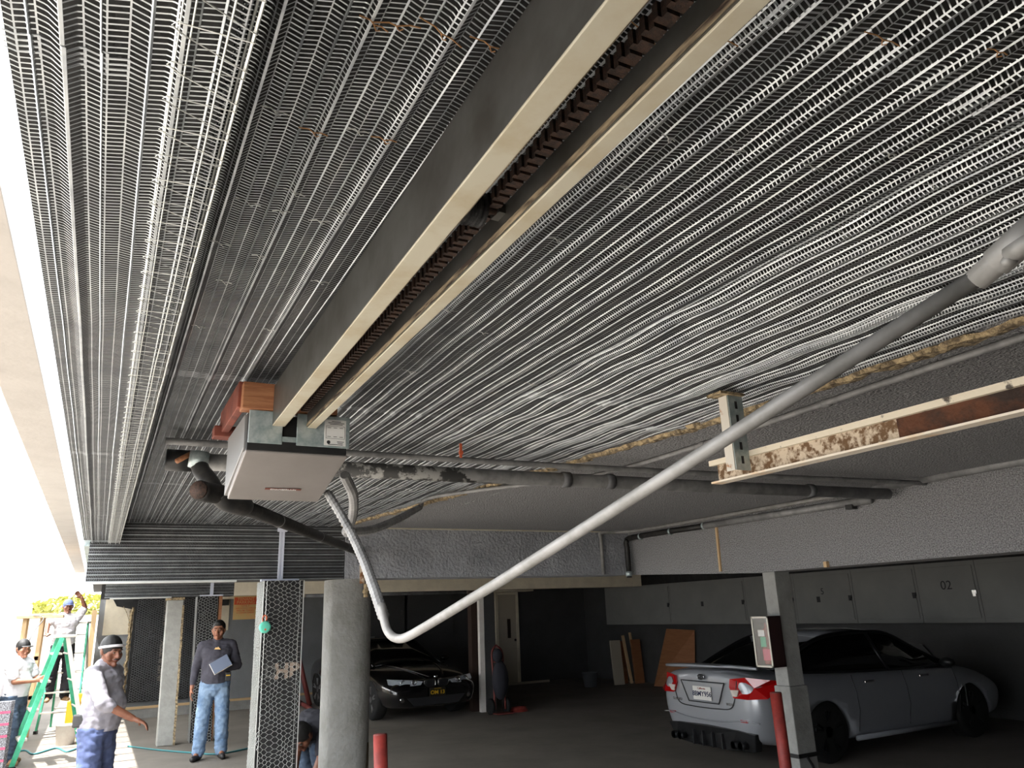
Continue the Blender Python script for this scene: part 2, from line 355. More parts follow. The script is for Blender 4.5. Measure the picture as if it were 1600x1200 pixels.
for ci, x0 in enumerate(x0s):
    for ri in range(4):
        off = [0, .25, -.2, .12][ci] if ri in (1, 2, 3) else 0
        ya = y0s[ri]+(off if ri else 0); yb = y1s[ri]+([0, .25, -.2, .12][ci] if ri < 3 else 0)
        w = .69
        # plane z down: local x -> world -x so that local z points down
        M4 = frame((x0+w, ya, ZC-.0015*((ri+ci) % 2)+(.007 if ci == 3 else 0)), (-1, 0, 0), (0, 1, 0))
        lath_sheet('lath_sheet', w, yb-ya, M4, 'ribbed galvanised ceiling lath sheet %s, %s' % (cols[ci], rows[ri]), 'ribbed lath sheets on the ceiling',
                   amp=[.0012, .0018, .0038, .0045][ci], sag=[.0015, .003, .008, .0075][ci], seed=ci*5.3+ri*1.7, rh=[.009, .011, .014, .014][ci], r2=[.003, .004, .005, .005][ci])
for ri, (ya, yb) in enumerate([(-2.2, .9), (.86, 3.3), (3.26, 5.2), (5.16, YB-.003)]):
    M4 = frame((.08, ya, ZS-.001*(ri % 2)), (-1, 0, 0), (0, 1, 0))
    lath_sheet('lath_sheet', .244, yb-ya, M4, 'narrow ribbed lath strip under the dropped edge soffit, %s' % rows[ri], 'lath strips under the edge soffit', amp=.0018, seed=40+ri, rh=.007, r2=.003, pitch=.122)
M4 = frame((.08, -2.2, ZS), (0, 0, 1), (0, 1, 0))
lath_sheet('lath_sheet', .17, YB+2.2, M4, 'narrow upright lath strip between the edge soffit and the higher ceiling', 'lath on the upright soffit side', amp=.001, seed=51, rh=.005, pitch=.085)
# beam face sheets, ribs run across
def face_sheet(xa, xb, yf, z0, h, lab, seed, **kw):
    M4 = frame((xa, yf, z0+h), (0, 0, -1), (1, 0, 0)); 
    return lath_sheet('lath_sheet', h, xb-xa, M4, lab, 'lath on the cross beams', 'lath_far', .0012, seed, **kw)
PJX = at(440, 860, y=YB-.02).x
for q, (xa, xb, ww) in enumerate([(-.12, PJX, 'left of the white joint'), (PJX, 1.92, 'right of the white joint')]):
    o = face_sheet(xa, xb, YB-.0, ZB, .475 if False else .4725, 'ribbed lath with level ribs on the near cross beam, %s' % ww, 60+q, pitch=.0525, rh=.006, r2=.0)
face_sheet(.05, 1.84, 12.91, 2.08, .405, 'ribbed lath with level ribs on the farther cross beam', 66, pitch=.045, rh=.007, r2=0)
# white control joints and trims
def joint(x, yf, z0, z1, w, lab, capw):
    e = empty('control_joint', (x, yf, z0), lab, 'joint strip', 'white control joints on the cross beams')
    o = Vector((x, yf, z0)); m = MB(o); m.box((x-w/2, yf-.016, z0), (x-w*.12, yf-.002, z1)); m.box((x+w*.12, yf-.016, z0), (x+w/2, yf-.002, z1)); m.box((x-w*.12, yf-.008, z0), (x+w*.12, yf-.002, z1)); m.build('strip', 'whiteglaze', e)
    m = MB(o); m.box((x-capw, yf-.03, z0-.014), (x+capw, yf+.02, z0+.006)); m.build('foot', 'whiteglaze', e)
    m = MB(o); m.box((x-w*.9, yf-.02, z1-.03), (x+w*.9, yf-.001, z1)); m.build('top_tab', 'whiteglaze', e)
pj = at(440, 860, y=YB-.02); joint(pj.x, YB-.003, ZB, 2.455, .045, 'white control joint running up the near cross beam above the mesh wrapped column', .16)
pj = at(331, 920, y=12.9); joint(pj.x, 12.895, 2.09, 2.4, .05, 'small white control joint on the farther cross beam above the far mesh column', .17)
m = MB(); m.box((-.13, YB-.025, ZB-.012), (1.0, YB+.03, ZB+.004)); thing1('edge_trim', m, 'wire', 'pale metal casing strip along the bottom of the near cross beam', 'edge trim')
m = MB(); m.box((.12, 12.87, 2.062), (.95, 12.93, 2.08)); thing1('edge_trim', m, 'wire', 'pale metal casing strip along the bottom of the farther cross beam', 'edge trim')

# spiral wire corner reinforcement along the soffit corner
e = empty('corner_mesh', (.0, 0, ZS-.02), 'welded wire corner reinforcement with zigzag loops along the soffit corner', 'corner mesh')
o0 = e.location.copy(); zc = ZS-.016
for nm, pts, r in [('edge_wire', [(.012, y, zc) for y in (-2, YB-.02)], .0012), ('edge_wire', [(.024, y, zc) for y in (-2, YB-.02)], .0012),
                   ('long_wire', [(.062, y, zc) for y in (-2, YB-.02)], .0014), ('long_wire', [(.088, y, zc+.002) for y in (-2, YB-.02)], .0022),
                   ('long_wire', [(.092, y, zc+.03) for y in (-2, YB-.02)], .0014), ('edge_wire', [(.092, y, zc+.075) for y in (-2, YB-.02)], .0016)]:
    m = MB(o0); P = [(pts[0][0]+.002*noise.noise((i*.7, pts[0][0]*90, 0)), -2+i*(YB+1.98)/60, pts[0][2]+.0015*noise.noise((i*.5, 5, pts[0][0]*50))) for i in range(61)]; m.tube(P, r, 5); m.build(nm, 'wire', e)
m = MB(o0); P = []; y = -1.9
while y < YB-.1:
    P += [(.094, y, zc+.078), (.090, y, zc), (.008, y+.001, zc-.001), (.004, y+.008, zc-.001), (.020, y+.020, zc-.001), (.090, y+.052, zc-.001), (.094, y+.066, zc+.078)]
    y += .068
m.tube(P, .0009, 4); m.build('zigzag_wire', 'wire', e)

# ties twisted round the ribs
random.seed(11); proto = None; nt_ = 0
TIES = [(215,22,1),(238,34,1),(430,172,0),(490,205,1),(388,315,0),(600,217,1),(585,36,1),(620,38,1),(690,50,1),(766,70,1),(440,330,0),(500,345,0),(560,204,0),(405,400,0),(460,300,0),(345,380,0),(530,330,0),(500,440,0),
        (1010,56,1),(880,85,0),(870,373,0),(1150,235,0),(1125,60,1),(1380,60,1),(1060,85,0),(1560,80,1),(985,295,0),(1270,260,0),(1045,215,0),(700,485,0),(755,520,0),(830,600,0),(905,430,0),(1390,240,0),(1460,290,0),(1320,365,0),(350,440,0),(310,510,0),(420,515,0),(470,585,0),(640,580,0)]
ordn = ['first', 'second', 'third', 'fourth', 'fifth', 'sixth', 'seventh', 'eighth', 'ninth', 'tenth', 'eleventh', 'twelfth', 'thirteenth']
def tie_label(t):
    for lo, hi, nm in ((0, 120, 'the top band'), (120, 270, 'the upper middle band'), (270, 390, 'the middle band'), (390, 700, 'the lower band')):
        if lo <= t[1] < hi:
            L = sorted(q for q in TIES if lo <= q[1] < hi); k = L.index(t)
            return '%s wire tie on a ceiling rib, %s from the left in %s' % ('tan' if t[2] else 'silvery', ordn[k], nm)
for (px, py, warm) in TIES:
    p = at(px, py, z=ZC-.014); L_ = random.uniform(.018, .034)*(1.2 if warm else .9); a = random.uniform(-.35, .35)
    if warm or proto is None:
        pass
    m = MB(p); d = Vector((math.cos(a), math.sin(a), 0)); 
    m.tube([p-d*L_, p-d*L_*.3+Vector((0, 0, .002)), p+Vector((0, 0, -.003)), p+d*L_*.5, p+d*L_+Vector((0, .003, 0))], .0011, 5)
    m.tube([p+Vector((0, .002, -.002)), p+d*.006+Vector((0, .008, -.004)), p+d*.01+Vector((0, .003, -.005))], .001, 4)
    o = m.build('wire_tie', 'tie' if warm else 'wire'); o.location = p
    props(o, tie_label((px, py, warm)), 'wire tie', 'tan ties on the ceiling ribs' if warm else 'silvery ties on the ceiling ribs')
# small folded lath scrap end near the top right and orange clip
p = at(720, 704, z=2.44); m = MB(); m.cbox(p+Vector((0, 0, .0)), (.012, .006, .07)); m.cbox(p+Vector((0, -.002, -.01)), (.020, .008, .016)); thing1('pipe_clip', m, 'strap', 'small orange clip hanging from the lath above the thin cross conduit', 'clip')

# ============================================================ GARAGE DOOR OPENER
e = empty('garage_door_opener', (.53, 2.68, 2.1), 'grey garage door opener unit hanging below the lath ceiling, holding the rails', 'garage door opener')
o0 = Vector(e.location); X0, X1, Y0, Y1 = .365, .700, 2.515, 2.885
# sloping bottom cover: side profile extruded across with tapered corners
m = MB(o0)
q = lambda x, y, z: Vector((x, y, z))
vs = [q(X0, Y0-.008, 2.205), q(X1, Y0-.008, 2.205), q(X1-.004, Y1, 2.105), q(X0+.004, Y1, 2.105),
      q(X0-.0, Y0-.008, 2.213), q(X1, Y0-.008, 2.213), q(X1, Y1+.02, 2.235), q(X0-.0, Y1+.02, 2.235)]
m.add(vs, [(0, 1, 2, 3), (7, 6, 5, 4), (0, 4, 5, 1), (1, 5, 6, 2), (2, 6, 7, 3), (3, 7, 4, 0)])
m.build('bottom_cover', 'opener', e, False, .004, 3)
m = MB(o0); m.add([q(X0-.004, Y0+.02, 2.222), q(X0-.006, Y1+.02, 2.12), q(X0-.006, Y1+.02, 2.335), q(X0-.006, Y0+.02, 2.335), q(X0+.01, Y0+.02, 2.222), q(X0+.01, Y1+.02, 2.12), q(X0+.01, Y1+.02, 2.335), q(X0+.01, Y0+.02, 2.335)],
                  [(0, 1, 2, 3), (7, 6, 5, 4), (0, 4, 5, 1), (1, 5, 6, 2), (2, 6, 7, 3), (3, 7, 4, 0)]); m.build('side_panel', 'opener_s', e, False, .003)
m = MB(o0); m.box((X0+.005, Y0+.005, 2.225), (X1-.003, Y1+.01, 2.338)); m.build('housing', 'black', e, False, .004)
m = MB(o0); m.box((X0+.002, Y0-.009, 2.2135), (X1-.004, Y0+.02, 2.245)); m.build('front_bar', 'black', e, False, .002)
# galvanised front plate in two halves with slot
for (a, b) in ((X0+.004, .478), (.524, X1+.004)):
    m = MB(o0); m.box((a, Y0-.014, 2.235), (b, Y0-.010, 2.345)); m.build('front_plate', 'galv', e, False, .006)
m = MB(o0); m.box((.478, Y0-.013, 2.245), (.524, Y0-.009, 2.262)); m.build('bridge_plate', 'galv', e)
s = MB(o0); s.box((.616, Y0-.0162, 2.242), (.690, Y0-.0145, 2.332)); st = s.build('rating_label', 'sticker', e)
s = MB(o0); ly = Y0-.0170
for zz, a, b in ((2.326, .64, .672), (2.321, .628, .684), (2.316, .634, .678), (2.256, .66, .684), (2.251, .662, .68), (2.246, .63, .68)): s.box((a, ly, zz-.0011), (b, ly+.0008, zz+.0008))
for a, b, c, d in ((.621, .686, 2.309, 2.3098), (.621, .686, 2.266, 2.2668), (.621, .6218, 2.266, 2.3098), (.6852, .686, 2.266, 2.3098)): s.box((a, ly, c), (b, ly+.0008, d))
for xx in (.626, .647, .668): s.box((xx, ly, 2.303), (xx+.012, ly+.0008, 2.3045)); s.box((xx, ly, 2.272), (xx+.012, ly+.0008, 2.2735))
s.lathe((.631, ly, 2.253), [(.0062, 0), (.0062, .0008)], 20, 'y'); s.build('label_print', 'ink', st)
# red lettering on the sloping cover
xa = Vector((1, -.04, 0)).normalized(); ya = Vector((0, -.39, .103)).normalized()
cc = Vector(((X0+X1)/2+.01, (Y0+Y1)/2+.075, 0)); cc.z = 2.205-.1*(cc.y-Y0)/(Y1-Y0)-.004
lg = MB(); 
M4 = frame(cc-o0, xa, ya); 
pl = MB().cbox((0, 0, -.0005), (.126, .012, .001)); mm = pl.mesh('badge'); mm.transform(M4); bd = add_mesh('badge', mm, 'redwood', e)
M4 = frame(cc-o0+Vector((0, 0, -.001)), xa, ya); text_mesh('lettering', 'CHAMBERLAIN', .0135, 'sticker', M4, bd, .0006)

# wooden mounting blocks above the opener
e = empty('mounting_block', (.5, 2.6, 2.34), 'copper brown wooden mounting blocks above the garage door opener', 'mounting blocks')
o0 = Vector(e.location)
m = MB(o0); m.box((.345, 2.50, 2.348), (.465, 2.56, 2.44)); m.build('front_block', 'wood', e, False, .003)
m = MB(o0); m.box((.46, 2.505, 2.352), (.66, 2.56, 2.425)); m.build('front_block', 'wood', e, False, .003)
m = MB(o0); m.box((.335, 2.54, 2.36), (.362, 2.98, 2.45)); m.build('side_rail', 'redwood', e, False, .003)
m = MB(o0); m.box((.31, 2.92, 2.345), (.44, 2.99, 2.385)); m.build('cross_piece', 'redwood', e, False, .003)
m = MB(o0); m.box((.64, 2.54, 2.36), (.67, 2.98, 2.45)); m.build('side_rail', 'redwood', e, False, .003)
# ============================================================ RAILS
RY = 2.498
e = empty('opener_rail', (.44, 0, 2.29), 'left wide steel opener rail with cream painted underside and grey side', 'door rail')
o0 = Vector(e.location)
def skew(mb, k=.017):
    for v in mb.v: v.x += k*(v.y+o0.y-.5)
    return mb
m = MB(o0); m.box((.409, -1.6, 2.298), (.415, RY, 2.432)); skew(m).build('side_web', 'rail_dark', e)
m = MB(o0); m.box((.409, -1.6, 2.2945), (.449, RY, 2.300)); skew(m).build('bottom_flange', 'rail_cream', e, False, .001)
m = MB(o0); m.box((.4475, -1.6, 2.2965), (.4515, RY, 2.312)); skew(m).build('inner_lip', 'rust_lip', e)
m = MB(o0); m.box((.409, -1.6, 2.428), (.440, RY, 2.433)); skew(m).build('top_flange', 'rail_dark', e)
e = empty('opener_rail', (.55, 0, 2.29), 'right opener rail, narrower, with cream underside and grimy inner side', 'door rail')
o0 = Vector(e.location)
m = MB(o0); m.box((.543, -1.6, 2.2965), (.571, RY, 2.302)); skew(m, .008).build('bottom_flange', 'rail_cream', e, False, .001)
m = MB(o0); m.box((.540, -1.6, 2.300), (.5445, RY, 2.350)); skew(m, .008).build('inner_web', 'rail_dark', e)
m = MB(o0); m.box((.567, -1.6, 2.300), (.5715, RY, 2.335)); skew(m, .008).build('outer_web', 'rail_dark', e)
m = MB(o0); m.box((.5385, -1.6, 2.3015), (.5405, RY, 2.312)); skew(m, .008).build('grease_line', 'rust_lip', e)
# drive chain: links along the rails
m = MB(); n = 330
for i in range(n):
    y = -1.55+4.0*i/n; x = .517+.009*(y-.5)
    m.cbox((x, y, 2.345+(.0035 if i % 2 else 0)), (.026 if i % 2 else .019, .0098, .022), 0)
o = thing1('drive_chain', m, 'grime', 'dark greasy roller chain running beside the right opener rail', 'chain')
pr = at(735, 325, z=2.335)
e = empty('chain_roller', pr, 'black ribbed roller on a short shaft between the two rails', 'roller')
m = MB(pr); prof = []
for i in range(7): prof += [(.030-.004*(i % 2), -.018+i*.006), (.030-.004*(i % 2), -.014+i*.006)]
m.lathe(pr, prof, 24, 'x'); m.build('roller', 'black', e)
m = MB(pr); m.tube([pr+Vector((-.02, 0, 0)), pr+Vector((.055, -.005, .004))], .008, 10); m.build('shaft', 'grime', e, True)
m = MB(pr); m.bar(pr+Vector((.045, -.002, .004)), pr+Vector((.075, .0, .004)), .03, .018); m.build('bracket', 'rail_dark', e)

# ============================================================ PIPES AND CONDUITS
def ring(mb, p, d, r, w):
    p = Vector(p); d = Vector(d).normalized(); mb.tube([p-d*w/2, p+d*w/2], r, 14)
YP = 3.72
e = empty('drain_pipe', (2.6, YP, 2.36), 'thick grey drain pipe crossing below the ceiling behind the opener', 'pipe')
o0 = Vector(e.location)
m = MB(o0); m.tube([(.23, YP+.03, 2.405), (1.1, YP+.02, 2.402), (3.4, YP-.06, 2.398), (5.02, YP-.14, 2.40)], .040, 20); m.build('pipe', 'pipe', e, True)
m = MB(o0)
for xx in (2.32, 2.62, 4.25):
    m = MB(o0); ring(m, (xx, YP-.03-(xx-2.3)*.04, 2.40), (1, -.04, 0), .045, .05); m.build('coupling', 'pipe_d', e, True)
m = MB(o0); m.tube([(.85, YP+.02, 2.402), (2.1, YP-.01, 2.40)], [.0402, .0402], 20); m.build('paint_worn_band', mat('worn_pipe', (.24, .24, .24), .6, 0, (.62, .62, .61), 16, .47, .55, 0), e, True)
m = MB(o0); m.tube([(.20, YP+.03, 2.405), (.32, YP+.03, 2.405)], .050, 18); m.build('rubber_boot', 'black', e, True)
m = MB(o0); m.tube([(.24, YP-.05, 2.385), (.30, YP-.02, 2.43)], .012, 10); m.build('copper_stub', 'wood', e, True)
m = MB(); m.tube(bez([(.18, 3.54, 2.448), (1.0, 3.53, 2.443), (2.12, 3.44, 2.426), (3.4, 3.38, 2.426), (4.62, 3.33, 2.436), (5.09, 3.32, 2.44)], 6), .0155, 10)
thing1('cross_conduit', m, 'pipe', 'thin grey conduit crossing just above and before the thick drain pipe', 'conduit', None, True)
# dark line pipe parallel on the right part
e = empty('black_drain_pipe', (.45, 3.4, 2.1), 'black plastic drain pipe with elbow running from behind the opener to the beam', 'pipe')
o0 = Vector(e.location); pA = Vector((.49, 3.4, 2.155)); pB = Vector((2.05, YB-.03, 2.25))
m = MB(o0); m.tube([pA, pB], .033, 18); m.build('pipe', 'abs', e, True)
m = MB(o0); m.tube(bez([pA+Vector((.02, .03, .002)), pA, (.42, 3.33, 2.165), (.385, 3.30, 2.19)], 6), .042, 16); m.build('elbow', 'abs', e, True)
m = MB(o0); m.tube(bez([(.375, 3.33, 2.19), (.365, 3.42, 2.25), (.345, 3.60, 2.33), (.34, 3.68, 2.37)], 6), .038, 16); m.build('riser', 'abs', e, True)
pe = Vector((.325, 3.27, 2.19)); m = MB(o0); m.tube([(.40, 3.31, 2.185), pe, pe+Vector((-.02, -.03, 0))], .041, 18); m.build('cleanout', 'abs', e, True)
m = MB(o0); ring(m, pe+Vector((-.022, -.035, 0)), (-.5, -.8, 0), .036, .012); m.build('cleanout_cap', 'grime', e, True)
m = MB(o0); m.tube([(.33, 3.66, 2.36), (.335, 3.66, 2.43)], .043, 16); m.build('hose_clamp', 'galv', e, True)
dd = (pB-pA)
for t in (.18, .48, .78):
    m = MB(o0); ring(m, pA+dd*t, dd, .0345, .01); m.build('strap', 'pipe', e, True)
m = MB(o0); m.tube([pB-dd.normalized()*.12, pB+Vector((0, 0, 0)), pB+Vector((.03, -.015, -.10))], [.038, .042, .036], 14); m.build('end_elbow', 'abs', e, True)
m = MB(o0); m.tube([pB+Vector((.03, -.015, -.08)), pB+Vector((.035, -.015, -.28))], .028, 12); m.build('downpipe', 'rust', e, True)
# conduit a: from the flex end to the top right
A = [at(657, 792, z=2.452), at(680, 776, z=2.452), at(870, 754, z=2.452), at(950, 743, z=2.452), at(1100, 697, z=2.452), at(1600, 529, z=2.452)]
A = [A[0], A[1], Vector((2.45, 4.06, 2.457)), Vector((2.62, 3.74, 2.458)), Vector((2.635, 2.86, 2.457)), Vector((2.52, 1.22, 2.457)), Vector((2.50, -1.2, 2.457))]
m = MB(); m.tube(bez(A, 6), .0135, 9); cond = thing1('soffit_conduit', m, 'pipe', 'long thin conduit along the grey soffit beside the broken plaster edge', 'conduit', None, True)
for p in (A[4]*.5+A[5]*.5, A[4]):
    m = MB(cond.location); ring(m, p, (0, 1, 0), .018, .035); m.build('coupling', 'pipe', cond, True)
# flex hoses
def flex(name, pts, r, lab, parent=None, matn='pipe'):
    P = bez(pts, 18); rs = [r*(1+.30*(i % 2)) for i in range(len(P))]; m = MB(); m.tube(P, rs, 9)
    return thing1(name, m, matn, lab, 'flexible conduit', 'flexible conduits by the opener', False)
K = Vector((1.0, 3.55, 2.09)); 
K = at(540, 832, y=3.6)
flex('flexible_conduit', [at(538, 742, y=2.9), at(552, 775, y=3.1), at(550, 810, y=3.4), K], .017, 'curved corrugated flexible conduit looping down from the right side of the opener')
flex('flexible_conduit', [K, at(580, 828, y=3.9), at(620, 812, y=4.3), A[0]], .019, 'corrugated flexible conduit curving from the junction up to the soffit conduit')
R0 = CP + (fw+rt*((600-800)/F_PX)-up*((965-600)/F_PX))*2.12
flex('flexible_conduit', [at(512, 770, y=2.85), at(545, 826, y=2.65), at(567, 872, y=2.45), at(583, 915, y=2.3), R0], .0135, 'long corrugated flexible conduit dropping from the opener to the bent rigid conduit')
# diagonal rigid conduit
def ray(px, py, t): return CP + (fw+rt*((px-800)/F_PX)-up*((py-600)/F_PX))*t
D = [ray(596, 945, 2.13), ray(601, 972, 2.10), ray(607, 988, 2.08), ray(618, 997, 2.05), ray(634, 996, 2.0), ray(665, 979, 1.93)]
tip = ray(1540, 425, .92); last = D[-1]
e = empty('diagonal_conduit', last, 'long pale rigid conduit hanging diagonally from the lower middle to the upper right', 'conduit')
m = MB(last); m.tube(bez(D, 4)+[last.lerp(tip, .25)+Vector((0, 0, -.004)), last.lerp(tip, .6)+Vector((0, 0, -.004)), tip], .0118, 14); m.build('pipe', 'emt', e, True)
t2 = ray(1600, 372, .88); m = MB(last); m.tube([tip-(t2-tip)*.25, tip+(t2-tip)*.25, tip+(t2-tip)*.28, t2+(t2-tip)*.5], [.0150, .0155, .0185, .0195], 14); m.build('fitting_body', 'emt', e, True)
m = MB(last); t3 = ray(1578, 398, .86); m.tube([t3, ray(1600, 383, .84), ray(1660, 345, .82)], .0105, 10); m.ell(ray(1577, 408, .86), (.009, .009, .007)); m.build('clamp_screw', 'emt', e, True)
# right hand wall pipes at the beam
m = MB(); PX = 5.04
m.tube([(PX, -4.1, 2.475), (PX, 2.6, 2.47), (PX, 3.7, 2.46)], .030, 14); thing1('beam_pipe', m, 'pipe', 'thick grey pipe along the top of the right beam, nearest part', 'pipe', None, True)
m = MB(); m.tube(bez([(PX-.02, 3.9, 2.452), (PX-.02, 6.0, 2.455), (PX-.06, 6.72, 2.46), (PX-.30, YB-.04, 2.46), (PX-.32, YB-.04, 2.40)], 4)+[Vector((PX-.32, YB-.04, 2.02))], .019, 12); thing1('beam_conduit', m, 'emt', 'pale conduit along the beam corner that turns down the near stucco beam', 'conduit', None, True)
e = empty('waste_pipe', (PX, 5.2, 2.33), 'grey waste pipe with black end section below the pale conduit on the right beam', 'pipe'); o0 = Vector(e.location)
m = MB(o0); m.tube([(PX+.015, 3.75, 2.385), (PX+.015, 5.6, 2.395)], .030, 14); m.build('pipe', 'pipe', e, True)
m = MB(o0); m.tube(bez([(PX+.015, 5.6, 2.395), (PX+.01, 6.7, 2.40), (PX-.02, YB-.09, 2.36), (PX-.02, YB-.09, 2.30)], 4)+[Vector((PX-.02, YB-.09, 1.98))], .028, 14); m.build('black_section', 'abs', e, True)
for y in (5.6, 6.1, 6.6):
    m = MB(o0); ring(m, (PX+.015, y, 2.397), (0, 1, 0), .034, .02); m.build('clamp', 'galv', e, True)
m = MB(o0); ring(m, (PX-.02, YB-.09, 2.02), (0, 0, 1), .034, .05); m.build('clamp', 'galv', e, True)
m = MB(o0); m.box((PX-.02, 3.9, 2.335), (PX+.04, 3.96, 2.37)); m.build('hanger', 'black', e)
m = MB(); s0 = at(1119, 821, x=5.09); s1 = at(1126, 893, x=5.09); m.bar(s0, s1, .022, .018, 0, (1, 0, 0)); thing1('wooden_stick', m, 'tan', 'thin pale wooden batten standing upright against the right beam', 'batten')
m = MB(); s0 = at(1291, 882, x=5.08); m.cbox(s0, (.03, .03, .045)); thing1('wooden_peg', m, 'tan', 'small pale wooden peg at the bottom edge of the right beam', 'peg')
m = MB(); m.box((2.0, YB-.03, 2.463), (4.98, YB-.01, 2.476)); thing1('wood_strip', m, 'rail_cream', 'yellowish strip along the top of the near stucco beam', 'strip')

# rusty track with hanger
XC = 2.20
e = empty('rusty_track', (XC, 1.0, 2.15), 'rusty white steel door track hanging at upper right below the soffit', 'door track'); o0 = Vector(e.location)
ya, yb = -2.2, 2.33
m = MB(o0); m.box((XC+.012, 1.50, 2.165), (XC+.016, yb, 2.245)); m.build('web', mat('speckled_rust', (.40, .30, .20), .85, .1, (.76, .70, .62), 32, .43, .56, .2, 60), e)
m = MB(o0); m.box((XC+.012, ya, 2.165), (XC+.016, 1.50, 2.245)); m.build('rusted_web', mat('deep_rust', (.34, .20, .12), .85, .1, (.17, .12, .095), 9, .42, .62, .3, 60), e)
m = MB(o0); m.box((XC-.004, ya, 2.155), (XC+.052, yb+.03, 2.1625)); m.build('bottom_flange', mat('chalky_white_track', (.88, .84, .78), .6, 0, (.84, .68, .48), 3.5, .52, .68, .1, 30), e)
m = MB(o0); m.box((XC-.006, ya, 2.228), (XC+.012, yb+.03, 2.250)); m.build('top_lip', mat('chipped_cream', (.84, .80, .72), .6, 0, (.30, .27, .24), 12, .60, .66, .1, 30), e)
e = empty('track_hanger', (2.13, 2.2, 2.2), 'white angle iron hanger with rust holding the left end of the rusty track', 'hanger'); o0 = Vector(e.location)
hx, hy = 2.115, 2.13
m = MB(o0); m.box((hx-.004, hy, 2.17), (hx+.0, hy+.045, 2.478)); m.build('angle_flange', mat('chipped_hanger', (.80, .78, .74), .6, 0, (.62, .42, .24), 11, .56, .64), e)
m = MB(o0); m.box((hx, hy-.004, 2.17), (hx+.075, hy, 2.478)); m.build('angle_face', 'galv', e)
m = MB(o0); m.box((hx-.05, hy-.02, 2.468), (hx+.075, hy+.06, 2.478)); m.build('top_plate', 'rough', e)
for k in range(5):
    m = MB(o0); m.cbox((hx+.0375, hy-.0045, 2.21+k*.055), (.012, .002, .03)); m.build('slot', 'ink', e)

# ============================================================ COLUMNS AND WIRE NETTING
def hexnet(mb, w, h, cw, ch, place, r=.0012, jit=.15, seed=0):
    """hexagonal wire netting; place(u, v) -> Vector"""
    rnd = random.Random(seed); nc = int(w/cw)+1; nr = int(h/ch)+1; pts = {}
    def P(i, j, k):
        key = (i, j, k)
        if key not in pts:
            u = i*cw + (cw*.25 if k == 0 else cw*.75) - cw*.25; v = j*ch + (0 if (i+k) % 2 == 0 else ch*.0)
            pts[key] = (u, v)
        return pts[key]
    E_ = []
    for j in range(nr):
        for i in range(nc*2+1):
            # zig-zag brick pattern: columns at half cell steps
            u = i*cw/2; vb = j*ch + (ch*.5 if i % 2 else 0)
            a = (u-cw*.12, vb+ch*.0); b = (u+cw*.12, vb)
            E_.append((a, b))                                   # short twisted piece
            E_.append((b, (u+cw*.38, vb+ch*.5))); E_.append((b, (u+cw*.38, vb-ch*.5)))
    for a, b in E_:
        if all(-.001 <= q[0] <= w+.001 and -.001 <= q[1] <= h+.001 for q in (a, b)):
            pp = []
            for (u, v) in (a, b):
                n1 = noise.noise((u*9+seed, v*7, 1))*cw*jit; n2 = noise.noise((u*7, v*9+seed, 4))*ch*jit
                pp.append(place(min(max(u+n1, 0), w), min(max(v+n2+.18*u*0, 0), h)))
            if (pp[0]-pp[1]).length > 1e-4: mb.tube(pp, r, 3, 0, False)
def lean_box(m, x0, x1, y0, y1, z0, z1, dx=0):
    vs = []
    for z, d in ((z0, dx), (z1, 0)):
        vs += [(x0+d, y0, z), (x1+d, y0, z), (x1+d, y1, z), (x0+d, y1, z)]
    return m.add(vs, [(0, 3, 2, 1), (4, 5, 6, 7), (0, 1, 5, 4), (1, 2, 6, 5), (2, 3, 7, 6), (3, 0, 4, 7)])
# near mesh-wrapped column
x0, x1, y0, y1, zt = 1.185, 1.50, 6.62, 6.90, ZB-.02
e = empty('mesh_wrapped_column', ((x0+x1)/2, (y0+y1)/2, 0), 'near square column wrapped in black paper and hexagonal wire netting, under the cross beam', 'column'); o0 = Vector(e.location)
m = MB(o0); m.box((x0, y0, 0), (x1, y1, zt)); m.build('paper_core', 'paper', e)
m = MB(o0); hexnet(m, x1-x0, zt, .068, .038, lambda u, v: Vector((x0+u, y0-.006-.003*noise.noise((u*20, v*15, 2)), v)), .0015, .35, 3); m.build('front_netting', 'wire', e)
m = MB(o0)
for q_, (cw_, ch_) in enumerate(((.034, .026), (.045, .034))): hexnet(m, y1-y0, zt, cw_, ch_, lambda u, v: Vector((x0-.008-.004*q_, y0+u, v)), .0020, .5, 8+q_)
m.build('side_netting', 'wire', e)
for xx in (x0-.006, x0+.018, x1-.03, x1+.004):
    m = MB(o0); P = [(xx+.002*noise.noise((xx*50, k*.8, 0)), y0-.012, zt*k/24) for k in range(25)]; m.tube(P, .004 if xx < x0 or xx > x1 else .0018, 5); m.build('corner_wire', 'wire', e)
M4 = frame(Vector((1.40, y0-.0015, 1.28))-o0, (1, .0, 0), (0, 0, 1)); text_mesh('paper_print', 'HB', .16, mat('tan_print', (.56, .50, .45), .8), M4, e, .0006, 'CENTER', .006)
M4 = frame(Vector((1.27, y0-.0015, 1.28))-o0, (1, .0, 0), (0, 0, 1)); text_mesh('paper_print', 'D', .13, mat('grey_print', (.33, .33, .32), .8), M4, e, .0006, 'CENTER', .003)
sp = at(414, 980, y=y0-.05); e = empty('round_speaker', sp, 'small round teal speaker hanging on the netting of the near mesh wrapped column', 'speaker')
m = MB(sp); m.lathe(sp, [(.030, -.018), (.043, -.014), (.047, 0), (.043, .014), (.030, .018)], 28, 'y'); m.build('body', 'teal', e, True)
m = MB(sp); m.lathe(sp+Vector((0, -.0185, -.018)), [(.008, -.001), (.008, .001)], 16, 'y'); m.build('emblem', 'strap', e)
m = MB(sp); m.tube(bez([sp+Vector((-.02, 0, .042)), sp+Vector((-.022, 0, .075)), sp+Vector((-.004, 0, .092)), sp+Vector((.010, 0, .075)), sp+Vector((.006, 0, .05))], 5), .005, 8); m.build('loop', 'strap', e, True)
